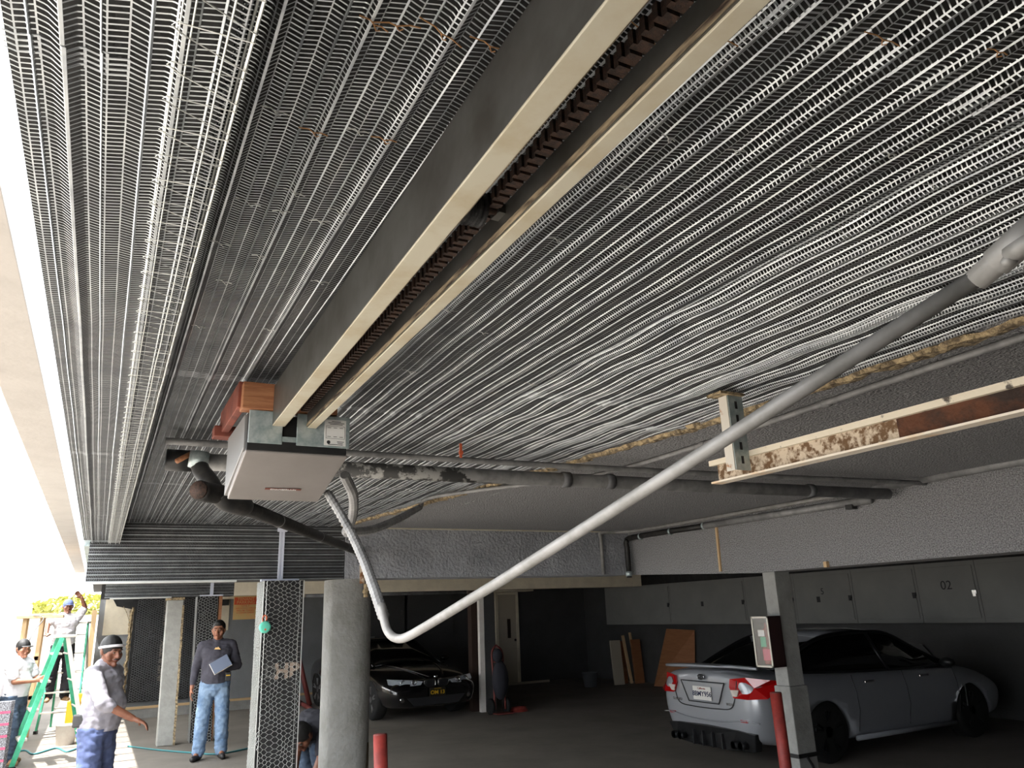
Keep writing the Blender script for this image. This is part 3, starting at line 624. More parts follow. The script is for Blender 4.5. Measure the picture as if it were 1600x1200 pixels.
# thick concrete column
cx, cy, rr = 2.02, 7.14, .225
e = empty('concrete_column', (cx, cy, 0), 'thick grey painted round column under the near cross beam, its base chipped', 'column'); o0 = Vector(e.location)
m = MB(o0); prof = []; vs = []; N_ = 40; H_ = 44
for k in range(H_+1):
    z = ZB*k/H_
    for j in range(N_):
        t = 2*PI*j/N_; ca, sa = math.cos(t), math.sin(t)
        r = rr*(1+.0*z); x_ = r*ca; y_ = r*sa
        if x_ < -.175: x_ = -.175-.02*(abs(x_)-.175)/.05       # flattened edge strip on the left
        n_ = .006*noise.noise((x_*5, y_*5, z*3)); dm = 0
        if z < .55 and ca > .45 and sa < .2: dm = -.035*max(0, noise.noise((t*2, z*5, 2))+.25)*(1-z/.55)
        vs.append((cx+x_*(1+n_)+dm*ca, cy+y_*(1+n_)+dm*sa, z))
m.add(vs, [(k*N_+j, k*N_+(j+1) % N_, (k+1)*N_+(j+1) % N_, (k+1)*N_+j) for k in range(H_) for j in range(N_)]); m.build('shaft', mat('column_paint', (.57, .57, .56), .75, 0, (.50, .50, .48), 4, .38, .66, .5, 26), e, True)
m = MB(o0); vs = []
for k in range(14):
    z = .04+k*.045; a0 = -.95+.10*noise.noise((k*.9, 1, 0))+.02*k; a1 = -.30+.12*noise.noise((k*.8, 5, 0))-.012*k
    for j in range(5):
        t = a0+(a1-a0)*j/4; vs.append((cx+(rr+.003)*math.cos(t), cy+(rr+.003)*math.sin(t), z))
m.add(vs, [(k*5+j, k*5+j+1, (k+1)*5+j+1, (k+1)*5+j) for k in range(13) for j in range(4)]); o = m.build('bare_patch', mat('bare_stained_concrete', (.42, .37, .29), .95, 0, (.30, .26, .20), 14, .4, .6, .8, 30), e, True)
m = MB(o0); p = Vector((2.13, 6.9, 1.93)); m.tube([p+Vector((0, 0, -.08)), p+Vector((0, 0, .08))], .022, 12); m.ell(p+Vector((0, 0, -.03)), (.032, .032, .03)); m.build('pipe_stub', 'rough', e, True)
# far concrete column
e = empty('concrete_column', (1.04, 13.0, 0), 'slim pale grey square column under the farther cross beam, chipped at its foot', 'column'); o0 = Vector(e.location)
m = MB(o0); lean_box(m, .90, 1.13, 12.90, 13.12, 0, 2.03, .03); m.build('shaft', mat('pale_column', (.66, .66, .64), .8, 0, (.60, .60, .58), 6, .4, .6, .2, 30), e, False, .012)
m = MB(o0); lean_box(m, .885, 1.145, 12.89, 13.13, 2.03, 2.07); m.build('cap', 'rough', e, False, .01)
m = MB(o0); vs = [(1.13+.03-.03*z/2.03+.012+.012*noise.noise((z*9, 3, 0)), 12.89, z) for z in [k*.05 for k in range(40)]]
m2 = []
for k, v in enumerate(vs): m2 += [v, (v[0]-.03, v[1]+.004, v[2])]
m.add(m2, [(2*k, 2*k+1, 2*k+3, 2*k+2) for k in range(39)]); m.add([(v[0], v[1]+.03, v[2]) for v in m2], [(2*k, 2*k+1, 2*k+3, 2*k+2) for k in range(39)]); m.build('plaster_edge', 'rough', e)
# far mesh column
x0, x1, y0, y1, zt = 1.33, 1.62, 12.92, 13.2, 2.085
e = empty('mesh_wrapped_column', ((x0+x1)/2, (y0+y1)/2, 0), 'farther square column wrapped in black paper and wire netting, behind the man in jeans', 'column'); o0 = Vector(e.location)
m = MB(o0); lean_box(m, x0, x1, y0, y1, 0, zt, .05); m.build('paper_core', 'paper', e)
m = MB(o0); hexnet(m, x1-x0, zt, .075, .042, lambda u, v: Vector((x0+u+.05*(1-v/zt), y0-.006, v)), .0026, .4, 5); m.build('front_netting', 'wire', e)
m = MB(o0); hexnet(m, y1-y0, zt, .05, .036, lambda u, v: Vector((x0-.008+.05*(1-v/zt), y0+u, v)), .003, .5, 9); m.build('side_netting', 'wire', e)
m = MB(o0); m.box((x1+.02, y0+.02, .0), (x1+.07, y1, zt)); m.build('wooden_edge', 'wood', e)
# papered wall panel with netting
e = empty('papered_wall_panel', (.95, 17.3, .3), 'black papered wall section with wire netting and ragged plaster edge, left of the slim column', 'wall panel'); o0 = Vector(e.location)
pl = [(.62+.02*noise.noise((k*.9, 0, 0))+.0, 17.33, .26+k*.075) for k in range(24)]
m = MB(o0); m.prism([(1.75, 17.33, .26)]+[tuple(p) for p in pl]+[(.30, 17.33, 2.06), (.22, 17.33, 2.2), (2.4, 17.33, 2.2), (2.4, 17.33, 2.02), (1.75, 17.33, 2.0)], (0, .03, 0)); m.build('paper', 'paper', e)
m = MB(o0); hexnet(m, 1.1, 1.9, .085, .045, lambda u, v: Vector((.66+u, 17.325, .28+v)), .0028, .25, 15); m.build('netting', mat('dull_wire', (.60, .61, .62), .5, .5), e)
m = MB(o0); vs = []
for k in range(70):
    z = .24+k*.026; w = .05+.06*abs(noise.noise((k*.31, 2, 0))); x = .58+.03*noise.noise((k*.2, 0, 5))
    vs += [(x-w*.6, 17.35, z), (x, 17.31, z), (x+w*.5, 17.335, z)]
m.add(vs, [(3*k+j, 3*k+j+1, 3*k+j+4, 3*k+j+3) for k in range(69) for j in range(2)]); m.build('plaster_edge', 'rough', e)
for (body, z, sz) in (('INSULTEX', 1.0, .17), ('INSULTEX', 1.95, .13)):
    M4 = frame(Vector((1.22, 17.322, z))-o0, (0, 0, 1), (-1, 0, 0)); text_mesh('paper_print', body, sz, mat('grey_tan_print', (.48, .45, .42), .8), M4, e, .002, 'CENTER', .004)
M4 = frame(Vector((.98, 17.322, 1.5))-o0, (1, 0, 0), (0, 0, 1)); text_mesh('paper_print', 'D', .16, 'pipe_d', M4, e, .002)
m = MB(); m.tube(bez([(.42, 17.30, 2.05), (.50, 17.28, 1.9), (.56, 17.29, 1.7), (.58, 17.3, 1.55)], 6), .006, 6); thing1('loose_wire', m, 'rough', 'loose wire hanging beside the ragged plaster edge on the far wall', 'wire')
# sign
p0 = at(366, 932, y=16.88); p1 = at(401, 967, y=16.88)
e = empty('parking_sign', ((p0.x+p1.x)/2, 16.9, p1.z), 'orange and cream tenant parking sign on the far wall', 'sign'); o0 = Vector(e.location)
sx, sz0, sz1 = p0.x, p1.z, p0.z; W_ = p1.x-p0.x; H_ = sz1-sz0
struct('trim_14', MB().box((1.9, 16.9, 2.14), (9.5, 17.4, 2.515)), 'cream')
m = MB(o0); m.box((sx, 16.88, sz0), (sx+W_, 16.895, sz1)); m.build('board', 'cream_sign', e)
m = MB(o0); m.box((sx+.01, 16.876, sz1-H_*.36), (sx+W_-.01, 16.880, sz1-.02)); m.build('orange_band', 'orange', e)
for body, zz, sz, mt in (('TENANT', .13, .085, 'cream_sign'), ('PARKING', .27, .085, 'cream_sign'), ('ONLY', .42, .06, 'orange'), ('UNAUTHORIZED VEHICLES', .52, .032, 'orange'), ('WILL BE TOWED', .62, .045, 'orange'), ('AT OWNERS EXPENSE', .72, .035, 'orange')):
    M4 = frame(Vector((sx+W_/2, 16.874, sz1-H_*zz))-o0, (1, 0, 0), (0, 0, 1)); text_mesh('sign_text', body, sz, mt, M4, e, .001)
# steel column with cabinet at the right
x0, x1, y0, y1 = 5.12, 5.30, 4.86, 5.0
e = empty('steel_column', (5.2, 4.93, 0), 'grey painted steel column under the right beam, strapped to a red post', 'column'); o0 = Vector(e.location)
m = MB(o0); m.box((x0, y0, 1.0), (x1, y1, 1.925)); m.build('shaft', 'concrete', e, False, .006)
m = MB(o0); m.box((x0-.015, y0-.015, 0), (x1+.015, y1+.015, 1.0)); m.build('lower_casing', 'concrete', e, False, .008)
m = MB(o0); m.box((x0-.024, y0-.024, .46), (x1+.02, y1+.02, .49)); m.build('black_strap', 'black', e)
m = MB(o0); m.tube([(x0+.06, y0-.03, .47), (x0+.10, y0-.04, .40), (x0+.12, y0-.035, .36)], .01, 6); m.build('strap_tail', 'black', e)
e = empty('extinguisher_cabinet', (5.05, 4.93, 1.16), 'maroon fire extinguisher cabinet with clear front on the steel column', 'cabinet'); o0 = Vector(e.location)
ax0, ax1, ay0, ay1, az0, az1 = 4.955, 5.10, 4.84, 5.03, 1.155, 1.56
m = MB(o0)
for a, b in (((ax0, ay0, az0), (ax1, ay0+.008, az1)), ((ax0, ay1-.008, az0), (ax1, ay1, az1)), ((ax0, ay0, az0), (ax1, ay1, az0+.008)), ((ax0, ay0, az1-.008), (ax1, ay1, az1)), ((ax1-.008, ay0, az0), (ax1, ay1, az1))): m.box(a, b)
m.build('case', 'maroon', e)
m = MB(o0)
for a, b in (((ax0-.006, ay0, az0), (ax0, ay0+.014, az1)), ((ax0-.006, ay1-.014, az0), (ax0, ay1, az1)), ((ax0-.006, ay0, az0), (ax0, ay1, az0+.014)), ((ax0-.006, ay0, az1-.014), (ax0, ay1, az1))): m.box(a, b)
m.build('front_frame', 'alu', e)
m = MB(o0); m.box((ax0-.002, ay0+.012, az0+.012), (ax0, ay1-.012, az1-.012)); m.build('pane', 'clear', e)
m = MB(o0); m.lathe((5.03, 4.945, az0+.02), [(.04, 0), (.045, .01), (.045, .24), (.03, .28), (.015, .29), (.015, .33)], 20); ex = m.build('extinguisher', 'red', e, True)
m = MB(o0); m.tube([(5.03, 4.945, az0+.34), (5.01, 4.91, az0+.35), (5.0, 4.89, az0+.24)], .008, 8); m.build('hose', 'black', ex, True)
m = MB(o0); m.cbox((4.977, 4.945, az0+.2), (.002, .06, .08)); m.build('tag', 'green', ex)
m = MB(o0); m.cbox((ax0+.004, 4.90, az0+.1), (.002, .09, .09)); m.build('notice', 'pink', e)
m = MB(o0); m.cbox((ax0+.004, 4.94, az0+.27), (.002, .07, .05)); m.build('notice', 'sticker', e)
# bollards
def bollard(p_top, p_bot, r, lab):
    e = empty('bollard', (p_bot[0], p_bot[1], 0), lab, 'bollard', 'red steel posts'); m = MB(e.location); a = Vector(p_bot); b = Vector(p_top)
    m.tube([a, b], r, 20); m.build('post', 'red', e, True); m = MB(e.location); m.tube([b-(b-a).normalized()*.006, b+(b-a).normalized()*.006], r*.96, 20); m.build('end_cap', 'redpipe', e, True)
t = at(594, 1148, y=5.4); bollard((t.x, 5.4, t.z), (t.x+.03, 5.38, 0), .047, 'short leaning red post right of the thick grey column')
t = at(1212, 1083, y=4.62); bollard((t.x, 4.62, t.z), (t.x+.0, 4.61, 0), .045, 'red post standing right before the steel column')
# cabinets on the right wall
XC_ = 10.5
yb_ = [at(p_, 940, x=10.5).y for p_ in (945, 1047, 1165, 1243, 1335, 1437, 1533, 1640, 1770)]
nm = ['farthest, above the leaning boards', 'second from the far end', 'partly hidden by the steel column', 'marked 5 right of the steel column', 'unmarked, between those marked 5 and 02', 'marked 02, above the car windscreen', 'nearest, at the right picture edge', 'nearest to the camera']
for k in range(7):
    ya, yb = yb_[k+1], yb_[k]
    e = empty('wall_cabinet', (XC_+.4, (ya+yb)/2, 1.30), 'grey wall hung storage cabinet, %s' % nm[k], 'cabinet', 'grey storage cabinets on the right wall'); o0 = Vector(e.location)
    m = MB(o0); m.box((XC_+.012, ya+.003, 1.30), (11.3, yb-.003, 2.12)); m.build('body', 'cab', e)
    m = MB(o0); m.box((XC_, ya+.04, 1.36), (XC_+.012, yb-.04, 2.06)); d = m.build('door', 'cab', e, False, .003)
    m = MB(o0); m.cbox((XC_-.008, ya+.06, 1.70), (.012, .06, .05)); m.cbox((XC_-.016, ya+.06, 1.67), (.016, .04, .05)); m.build('padlock', 'ink' if k != 5 else 'chrome', d)
    if k == 5: M4 = frame(Vector((XC_-.002, (ya+yb)/2, 1.80))-o0, (0, -1, 0), (0, 0, 1)); text_mesh('number', '02', .17, 'ink', M4, d, .001)
    if k == 3: M4 = frame(Vector((XC_-.002, (ya+yb)/2, 1.80))-o0, (0, -1, 0), (0, 0, 1)); text_mesh('number', '5', .14, 'ink', M4, d, .001)
    if k in (1, 3): m = MB(o0); m.cbox((XC_-.001, (ya+yb)/2+.1, 1.68), (.002, .07, .09)); m.build('mark', 'ink', d)
struct('trim_15', MB().box((10.6, 3.5, 2.125), (11.3, 15.3, 2.515)), 'paper')
# leaning boards, bucket
e = None
def lean_board(x, y, w, h, t, tilt, roll, m_, lab, nm='board'):
    m = MB(); R_ = Matrix.Rotation(roll, 3, 'Y') @ Matrix.Rotation(tilt, 3, 'X')
    m.box((x-w/2, y-t/2, 0), (x+w/2, y+t/2, h), 0, R_, (x, y, 0)); zmin = min(v.z for v in m.v)
    for v in m.v: v.z -= zmin
    return thing1(nm, m, m_, lab, 'board', 'boards leaning by the far corner')
lean_board(10.55, 15.0, .28, .95, .03, -.10, .02, 'board', 'pale narrow board leaning in the far corner, leftmost')
lean_board(10.75, 15.15, .30, .92, .03, -.10, .0, 'ply', 'brown narrow board beside the pale board in the far corner')
lean_board(10.93, 15.05, .06, 1.05, .04, -.10, -.08, 'tan', 'thin pale batten leaning between the brown boards', 'batten')
lean_board(11.05, 14.9, .26, .95, .03, -.10, .02, 'ply', 'dark brown narrow board behind the large plywood sheet')
lean_board(11.22, 15.2, .05, 1.1, .04, -.1, -.05, 'tan', 'thin batten nearest the large plywood sheet', 'batten')
m = MB(); m.prism([(10.90, 14.2, 0), (11.55-.35, 13.2, .0), (11.25, 13.1, 1.15), (11.22, 14.0, 1.18)], (.02, .02, 0)); thing1('plywood_sheet', m, 'ply', 'large brown plywood sheet leaning against the far right wall', 'plywood sheet', 'boards leaning by the far corner')
bk = at(926, 1062, z=0); m = MB(); m.lathe((9.9, 15.2, 0), [(.14, 0), (.17, .30), (.175, .30), (.165, .29), (.13, .02)], 24); thing1('bucket', m, 'bucket', 'dull grey bucket on the floor near the far corner', 'bucket', None, True)
# door in the back wall and posts
def struct_door(n, x0, x1, y, z1):
    o = struct('door_%d' % n, MB().box((x0, y-.05, 0), (x1, y, z1)), 'board', bevel=.004)
    for a, b in (((x0-.07, y-.07, 0), (x0, y, z1+.07)), ((x1, y-.07, 0), (x1+.07, y, z1+.07)), ((x0, y-.07, z1), (x1, y, z1+.07))):
        m = MB(); m.box(a, b); m.build('door_frame', 'cream', o)
    m = MB(); m.lathe((x1-.06, y-.09, 1.0), [(.025, -.02), (.03, 0), (.02, .02)], 16, 'y'); m.build('door_knob', 'ink', o)
    m = MB(); m.box((x0+.25, y-.055, 1.05), (x0+.34, y-.05, 1.5)); m.build('door_mark', 'grime', o)
struct_door(1, 8.72, 9.22, 17.4, 2.08)
def post(name, px0, px1, y, z1, m_, lab, cat):
    a = at(px0, 1000, y=y).x; b = at(px1, 1000, y=y).x; m = MB(); m.box((a, y, 0), (b, y+(b-a), z1)); return thing1(name, m, m_, lab, cat)
post('timber_post', 737, 749, 13.12, 2.075, 'grime', 'brown timber post left of the white pipe behind the black car', 'post')
post('white_downpipe', 750, 757, 12.93, 2.075, 'white', 'white vertical pipe against the dark column behind the black car', 'pipe')
post('square_column', 758, 773, 12.92, 2.075, 'dwall', 'dark grey square column left of the cream door', 'column')
# hand truck, red coil
e = empty('hand_truck', (6.25, 12.45, 0), 'dark hand truck with red frame standing by the dark column', 'hand truck'); o0 = Vector(e.location)
m = MB(o0)
for xx in (6.15, 6.35): m.tube(bez([(xx, 12.45, .08), (xx, 12.5, .7), (xx, 12.52, 1.0), (6.25, 12.55, 1.12)], 5), .016, 8)
for z in (.3, .6, .85): m.tube([(6.15, 12.47, z), (6.35, 12.47, z)], .012, 8)
m.build('frame', 'redpipe', e, True)
for xx in (6.1, 6.4): m = MB(o0); m.lathe((xx, 12.52, .13), [(.05, -.03), (.13, -.025), (.13, .025), (.05, .03)], 20, 'x'); m.build('wheel', 'tyre', e, True)
m = MB(o0); m.box((6.10, 12.25, .02), (6.40, 12.45, .035)); m.build('toe_plate', 'redpipe', e)
m = MB(o0); m.ell((6.25, 12.42, .55), (.15, .12, .32)); m.ell((6.2, 12.40, .95), (.09, .08, .12)); m.build('dark_bundle', 'darkcloth', e, True)
m = MB()
for k in range(4): m.tube([(6.66+(.16-.012*k)*math.cos(t*PI/12), 12.55+(.12-.01*k)*math.sin(t*PI/12), .015+.018*k) for t in range(24)]+[(6.82-.012*k, 12.55, .015+.018*k)], .012, 6)
thing1('hose_coil', m, 'red', 'small red coiled hose on the floor by the hand truck', 'hose', None, True)
m = MB(); m.box((7.2, 17.0, 0), (9.9, 17.06, .05)); thing1('floor_batten', m, 'board', 'pale strip lying along the foot of the dark back wall', 'strip')
# leaning red pipes
for k, (xa, xb, lab) in enumerate(((3.70, 3.52, 'left one of two dull red pipes leaning against the far wall'), (3.92, 3.70, 'right one of two dull red pipes leaning against the far wall'))):
    m = MB(); m.tube([(xa, 16.3, .03), (xb, 16.85, 1.25)], .05, 14); thing1('red_pipe', m, 'redpipe', lab, 'pipe', 'red pipes leaning on the far wall', True)
a = at(460, 1092, z=.06); b = at(492, 1112, z=.06); m = MB(); m.tube([a, b], .04, 12); thing1('red_pipe', m, 'redpipe', 'dull red pipe lying on the floor behind the thick column', 'pipe', None, True)
# big storage panel doors behind the black car
for k, xx in enumerate((5.7, 6.9)):
    e = empty('locker_front', (xx, 17.35, .9), ['left', 'right'][k]+' dark locker front on the back wall above the black car', 'locker', 'dark lockers on the back wall'); o0 = Vector(e.location)
    m = MB(o0); m.box((xx-.56, 17.25, 1.25), (xx+.56, 17.395, 2.13)); m.build('door', 'dwall', e, False, .004); m = MB(o0); m.box((xx+.46, 17.235, 1.7), (xx+.50, 17.25, 1.8)); m.build('latch', 'chrome', e)
# utility line under the far beam
m = MB(); m.tube([(3.0, 13.0, 2.046), (5.9, 13.0, 2.046)], .03, 10); thing1('far_conduit', m, 'pipe_d', 'conduit running under the farther cream beam', 'conduit', None, True)
# floor hose
m = MB(); P = [at(x, y, z=.012) for x, y in ((200, 1166), (250, 1172), (300, 1176), (340, 1178), (385, 1170), (405, 1166))]; m.tube(bez([(p.x, p.y, .012) for p in P], 8), .011, 6); thing1('water_hose', m, 'bluehose', 'thin teal hose lying across the floor by the man in jeans', 'hose', None, True)

# ============================================================ CARS
def mirror_ring(h): return [(0 if abs(y) < 1e-9 else -y, z) for y, z in h[::-1] if abs(y) > 1e-9]
def car(nm, label, paint, loc, rz, St, GH, wheels, glassm='glass', rimm='rim', R=.325, group=None, scl=(1, 1)):
    e = empty(nm, loc, label, 'car', group, rz); e.scale = (scl[0], scl[0], scl[1])
    # body loft
    vs = []; n = None
    for (x, hb, hm, hs, zb, zm, zs, zt) in St:
        half = [(0, zb), (hb*.88, zb), (hb, zb+.05), (hm, zm), (hm*.985, zm+(zs-zm)*.62), (hs+.02, zs-.01), (hs*.88, zs+(zt-zs)*.45), (hs*.5, zt-.006), (0, zt)]
        ring_ = half + [(-y, z) for y, z in half[::-1][1:-1]]
        n = len(ring_); vs += [(x, -y, z) for y, z in ring_]
    fs = [(i*n+j, i*n+(j+1) % n, (i+1)*n+(j+1) % n, (i+1)*n+j) for i in range(len(St)-1) for j in range(n)]
    fs += [tuple(range(n)), tuple((len(St)-1)*n+j for j in range(n))]
    m = MB(); m.add(vs, fs); tmp = m.build('tmp', paint); sb = tmp.modifiers.new('s', 'SUBSURF'); sb.levels = sb.render_levels = 2
    cm = MB()
    for wx in wheels: cm.lathe((wx, 0, R), [(R+.045, -1.2), (R+.045, 1.2)], 36, 'y')
    cut = cm.build('cut', paint); b = tmp.modifiers.new('b', 'BOOLEAN'); b.object = cut; b.operation = 'DIFFERENCE'; b.solver = 'EXACT'
    me = evaluated(tmp); me.materials.clear()
    for o in (tmp, cut): bpy.data.objects.remove(o)
    body = add_mesh('body', me, paint, e, True)
    # inner well (dark)
    m = MB(); m.box((wheels[0]-.45, -.66, .25), (wheels[1]+.45, .66, .62)); m.build('underbody', 'black', e)
    # greenhouse: stations x, half width at belt, belt z, half width at roof edge, roof edge z, crown z
    top = MB(); gl = MB(); sd_ = MB(); gl2 = MB(); sd2 = MB()
    G = []
    for (x, hb, zb, ht, ze, zc_) in GH: G.append([Vector((x, -hb, zb)), Vector((x, -ht, ze)), Vector((x, -ht*.5, zc_-.004)), Vector((x, 0, zc_)), Vector((x, ht*.5, zc_-.004)), Vector((x, ht, ze)), Vector((x, hb, zb))])
    k0 = max(range(len(GH)), key=lambda i: 0)  # noqa
    ra, rb = GH_ROOF = (2, len(GH)-3)
    for i in range(len(G)-1):
        for j in range(6):
            f = [G[i][j], G[i][j+1], G[i+1][j+1], G[i+1][j]]
            tgt = (sd_ if j == 0 else sd2) if j in (0, 5) else (top if ra <= i < rb else (gl if i < ra else gl2))
            tgt.add(f, [(0, 1, 2, 3)])
    def solid(mb, name, mt, th):
        o = mb.build(name, mt, e, True)
        bm = bmesh.new(); bm.from_mesh(o.data); bmesh.ops.remove_doubles(bm, verts=bm.verts, dist=1e-4); bmesh.ops.recalc_face_normals(bm, faces=bm.faces); bm.to_mesh(o.data); bm.free()
        s_ = o.modifiers.new('t', 'SOLIDIFY'); s_.thickness = th; s_.offset = 0; return o
    solid(top, 'roof', paint, .03); solid(gl, 'rear_window', glassm, .012); solid(gl2, 'windscreen', glassm, .012); solid(sd_, 'side_windows', glassm, .012); solid(sd2, 'side_windows', glassm, .012)
    for s in (1, -1):
        m = MB(); m.tube(bez([g[5] if s > 0 else g[1] for g in G], 4), .028, 8)
        for i in (len(G)//2,): m.tube([G[i][6] if s > 0 else G[i][0], G[i][5] if s > 0 else G[i][1]], .028, 6)
        m.tube(bez([g[6] if s > 0 else g[0] for g in G], 4), .018, 6)
        m.build('window_frame', 'rimd' if paint == 'carsilver' else paint, e, True)
    for wx in wheels:
        for s in (1, -1):
            yo = s*.86; m = MB(); prof = [(R*.66, -.10), (R*.93, -.105), (R, -.075), (R, .075), (R*.93, .105), (R*.66, .10)]
            m.lathe((wx, yo-s*.09, R), prof, 36, 'y'); w = m.build('wheel', 'tyre', e, True); w.scale = (1, 1, scl[0]/scl[1])
            m = MB(); yy = yo-s*.09+s*.10
            for k in range(36):
                pass
            m.lathe((wx, yo-s*.09, R), [(R*.69, -.09), (R*.71, .10*s if s > 0 else .10), (R*.66, .10), (R*.64, -.09)], 36, 'y')
            for k in range(5):
                for d in (-.13, .13):
                    a = 2*PI*k/5+.3; c0 = Vector((wx+.05*math.cos(a), yy-s*.02, R+.05*math.sin(a))); c1 = Vector((wx+R*.67*math.cos(a+d), yy, R+R*.67*math.sin(a+d)))
                    m.bar(c0, c1, .026, .03, 0, (0, 1, 0))
            m.lathe((wx, yy-s*.015, R), [(.055, -.015), (.055, .015)], 20, 'y'); m.build('rim', rimm, w)
            m = MB(); m.lathe((wx, yo-s*.13, R), [(R*.6, -.01), (R*.6, .01)], 24, 'y'); m.build('brake_disc', 'ink', w)
    return e
# --- silver saloon seen from behind
St = [(-.01, .56, .66, .56, .36, .62, .98, 1.04), (.03, .68, .78, .66, .31, .60, 1.00, 1.065), (.14, .78, .86, .73, .27, .60, 1.01, 1.085), (.35, .84, .89, .77, .22, .60, 1.01, 1.09), (.95, .86, .905, .80, .2, .6, .99, 1.07),
      (1.7, .87, .90, .82, .19, .55, .97, 1.02), (2.7, .87, .90, .83, .19, .55, .94, .99), (3.3, .87, .90, .81, .19, .55, .92, .98), (3.9, .86, .895, .77, .2, .55, .86, .93), (4.3, .80, .85, .68, .24, .5, .75, .80), (4.52, .64, .70, .54, .3, .48, .64, .68), (4.58, .5, .55, .45, .33, .48, .60, .63)]
GH = [(.50, .70, 1.04, .60, 1.06, 1.085), (.95, .76, 1.01, .58, 1.25, 1.28), (1.35, .79, .99, .565, 1.385, 1.415), (1.8, .80, .97, .56, 1.425, 1.46), (2.2, .81, .96, .56, 1.42, 1.465), (2.6, .81, .95, .57, 1.38, 1.425), (3.1, .80, .95, .61, 1.14, 1.19), (3.5, .76, .94, .68, .95, .985)]
e = car('car', 'grey silver saloon car seen from behind, nose to the grey cabinets', 'carsilver', (6.13, 7.08, 0), 0, St, GH, (.98, 3.63), rimm='rimd', scl=(.965, .90))
def part_tube(nm, pts, r, m_, n=8, par=None): m = MB(); m.tube(pts, r, n); return m.build(nm, m_, par or e, True)
m = MB(); P = [Vector((.06-.02*math.cos(t*PI/12), .70-.0-1.40*t/12, 1.10+.012*math.sin(t*PI/12))) for t in range(13)]
m.tube(P, [.018]+[.024]*11+[.018], 8)
for v in m.v: v.x = v.x*1.0+(.10 if v.x > .05 else 0)
m.build('boot_spoiler', 'carsilver', e, True)
m = MB(); m.prism([(-.022, -.36, .93), (-.022, .36, .93), (-.022, .25, .70), (-.022, -.25, .70)], (.06, 0, 0)); m.build('plate_recess', 'carsilver', e, False, .01)
m = MB()
q4 = [(-.026, -.37, .935), (-.026, .37, .935), (-.026, .255, .692), (-.026, -.255, .692)]
for i in range(4): m.tube([q4[i], q4[(i+1) % 4]], .006, 6)
m.build('recess_edge', 'ink', e)
m = MB(); m.cbox((-.034, 0, .80), (.012, .31, .16)); pl_ = m.build('number_plate', 'platew', e, False, .004)
M4 = frame((-.042, 0, .79), (0, -1, 0), (0, 0, 1)); text_mesh('plate_number', '8BMY956', .082, 'blueink', M4, pl_, .0012, 'CENTER', .001)
M4 = frame((-.042, 0, .855), (0, -1, 0), (0, 0, 1)); text_mesh('plate_state', 'California', .034, 'red', M4, pl_, .0012)
m = MB(); m.lathe((-.028, 0, .99), [(.05, -.008), (.056, 0), (.05, .004)], 24, 'x')
for v in m.v: v.z = .99+(v.z-.99)*.62
em = m.build('emblem', 'ink', e); m = MB()
for yy, zz, r_ in ((.022, .994, .006), (0, .984, .004), (-.012, .998, .004), (-.026, .985, .004), (.006, 1.002, .0035), (-.03, .996, .0035)): m.ell((-.038, yy, zz), (.003, r_, r_), 8, 6)
m.tube([Vector((-.036, .054*math.cos(t*PI/12), .99+.033*math.sin(t*PI/12))) for t in range(25)], .003, 5); m.build('emblem_stars', 'chrome', em)
for body_, yy in (('SUBARU', .47), ('WRX', -.42)):
    M4 = frame((-.018+.0, yy, .70), (0, -1, 0), (0, 0, 1)); text_mesh('badge', body_, .045, 'chrome', M4, e, .003)
for s in (1, -1):
    lab = 'left tail lamp' if s > 0 else 'right tail lamp'
    outer = [(-.012, s*.44, .90), (-.010, s*.46, 1.0-.01), (.03, s*.66, 1.015), (.20, s*.865, .985), (.42, s*.90, .96), (.30, s*.905, .90), (.12, s*.88, .79), (.00, s*.70, .775), (-.020, s*.50, .78)]
    m = MB(); c_ = Vector((.25, s*.62, .89)); inner = [Vector(p) for p in outer]; vs = [Vector(p)+Vector((-.018, s*.012, 0)) for p in outer]+[c_.lerp(Vector(p), .9) for p in outer]; n_ = len(outer)
    cf = sum((Vector(p) for p in outer), Vector((0, 0, 0)))/len(outer); vs.append(cf+Vector((-.055, s*.045, 0))); fs = [(i, (i+1) % n_, n_*2) for i in range(n_)]+[(i, i+n_, (i+1) % n_+n_, (i+1) % n_) for i in range(n_)]
    m.add(vs, fs); tl = m.build('tail_lamp', 'tail', e, False); 
    m = MB(); m.prism([(-.040, s*.475, .87), (-.038, s*.60, .875), (-.030, s*.56, .80), (-.038, s*.50, .80)], (.012, 0, 0)); m.build('clear_lens', 'tailw', tl)
    m = MB(); m.box((-.010, s*.60-.05, .52), (.05, s*.60+.05, .545)); m.build('reflector', 'tail', e)
    m = MB(); m.cbox((.62, s*.905, .83), (.05, .012, .018)); m.build('side_marker', 'amber', e)
# bumper seams and lower diffuser
part_tube('boot_seam', bez([(.0, .56, 1.0), (-.012, .50, .76), (-.018, .42, .655), (-.022, .2, .635), (-.024, 0, .632), (-.022, -.2, .635), (-.018, -.42, .655), (-.012, -.50, .76), (.0, -.56, 1.0)], 5), .0055, 'ink', 6)
m = MB(); m.prism([(.02, -.72, .40), (-.03, -.50, .425), (-.045, 0, .44), (-.03, .50, .425), (.02, .72, .40), (.06, .66, .20), (.02, .3, .18), (.02, -.3, .18), (.06, -.66, .20)], (.10, 0, 0)); m.build('diffuser', 'black', e, False, .01)
for k in range(4):
    m = MB(); m.box((-.03, -.24+.16*k-.006, .19), (.06, -.24+.16*k+.006, .36)); m.build('diffuser_fin', 'ink', e)
for yy in (-.56, -.45, .45, .56): m = MB(); m.lathe((-.03, yy, .265), [(.045, -.03), (.045, .05), (.037, .05), (.037, -.03)], 20, 'x'); m.build('exhaust_tip', 'rimd', e, True)
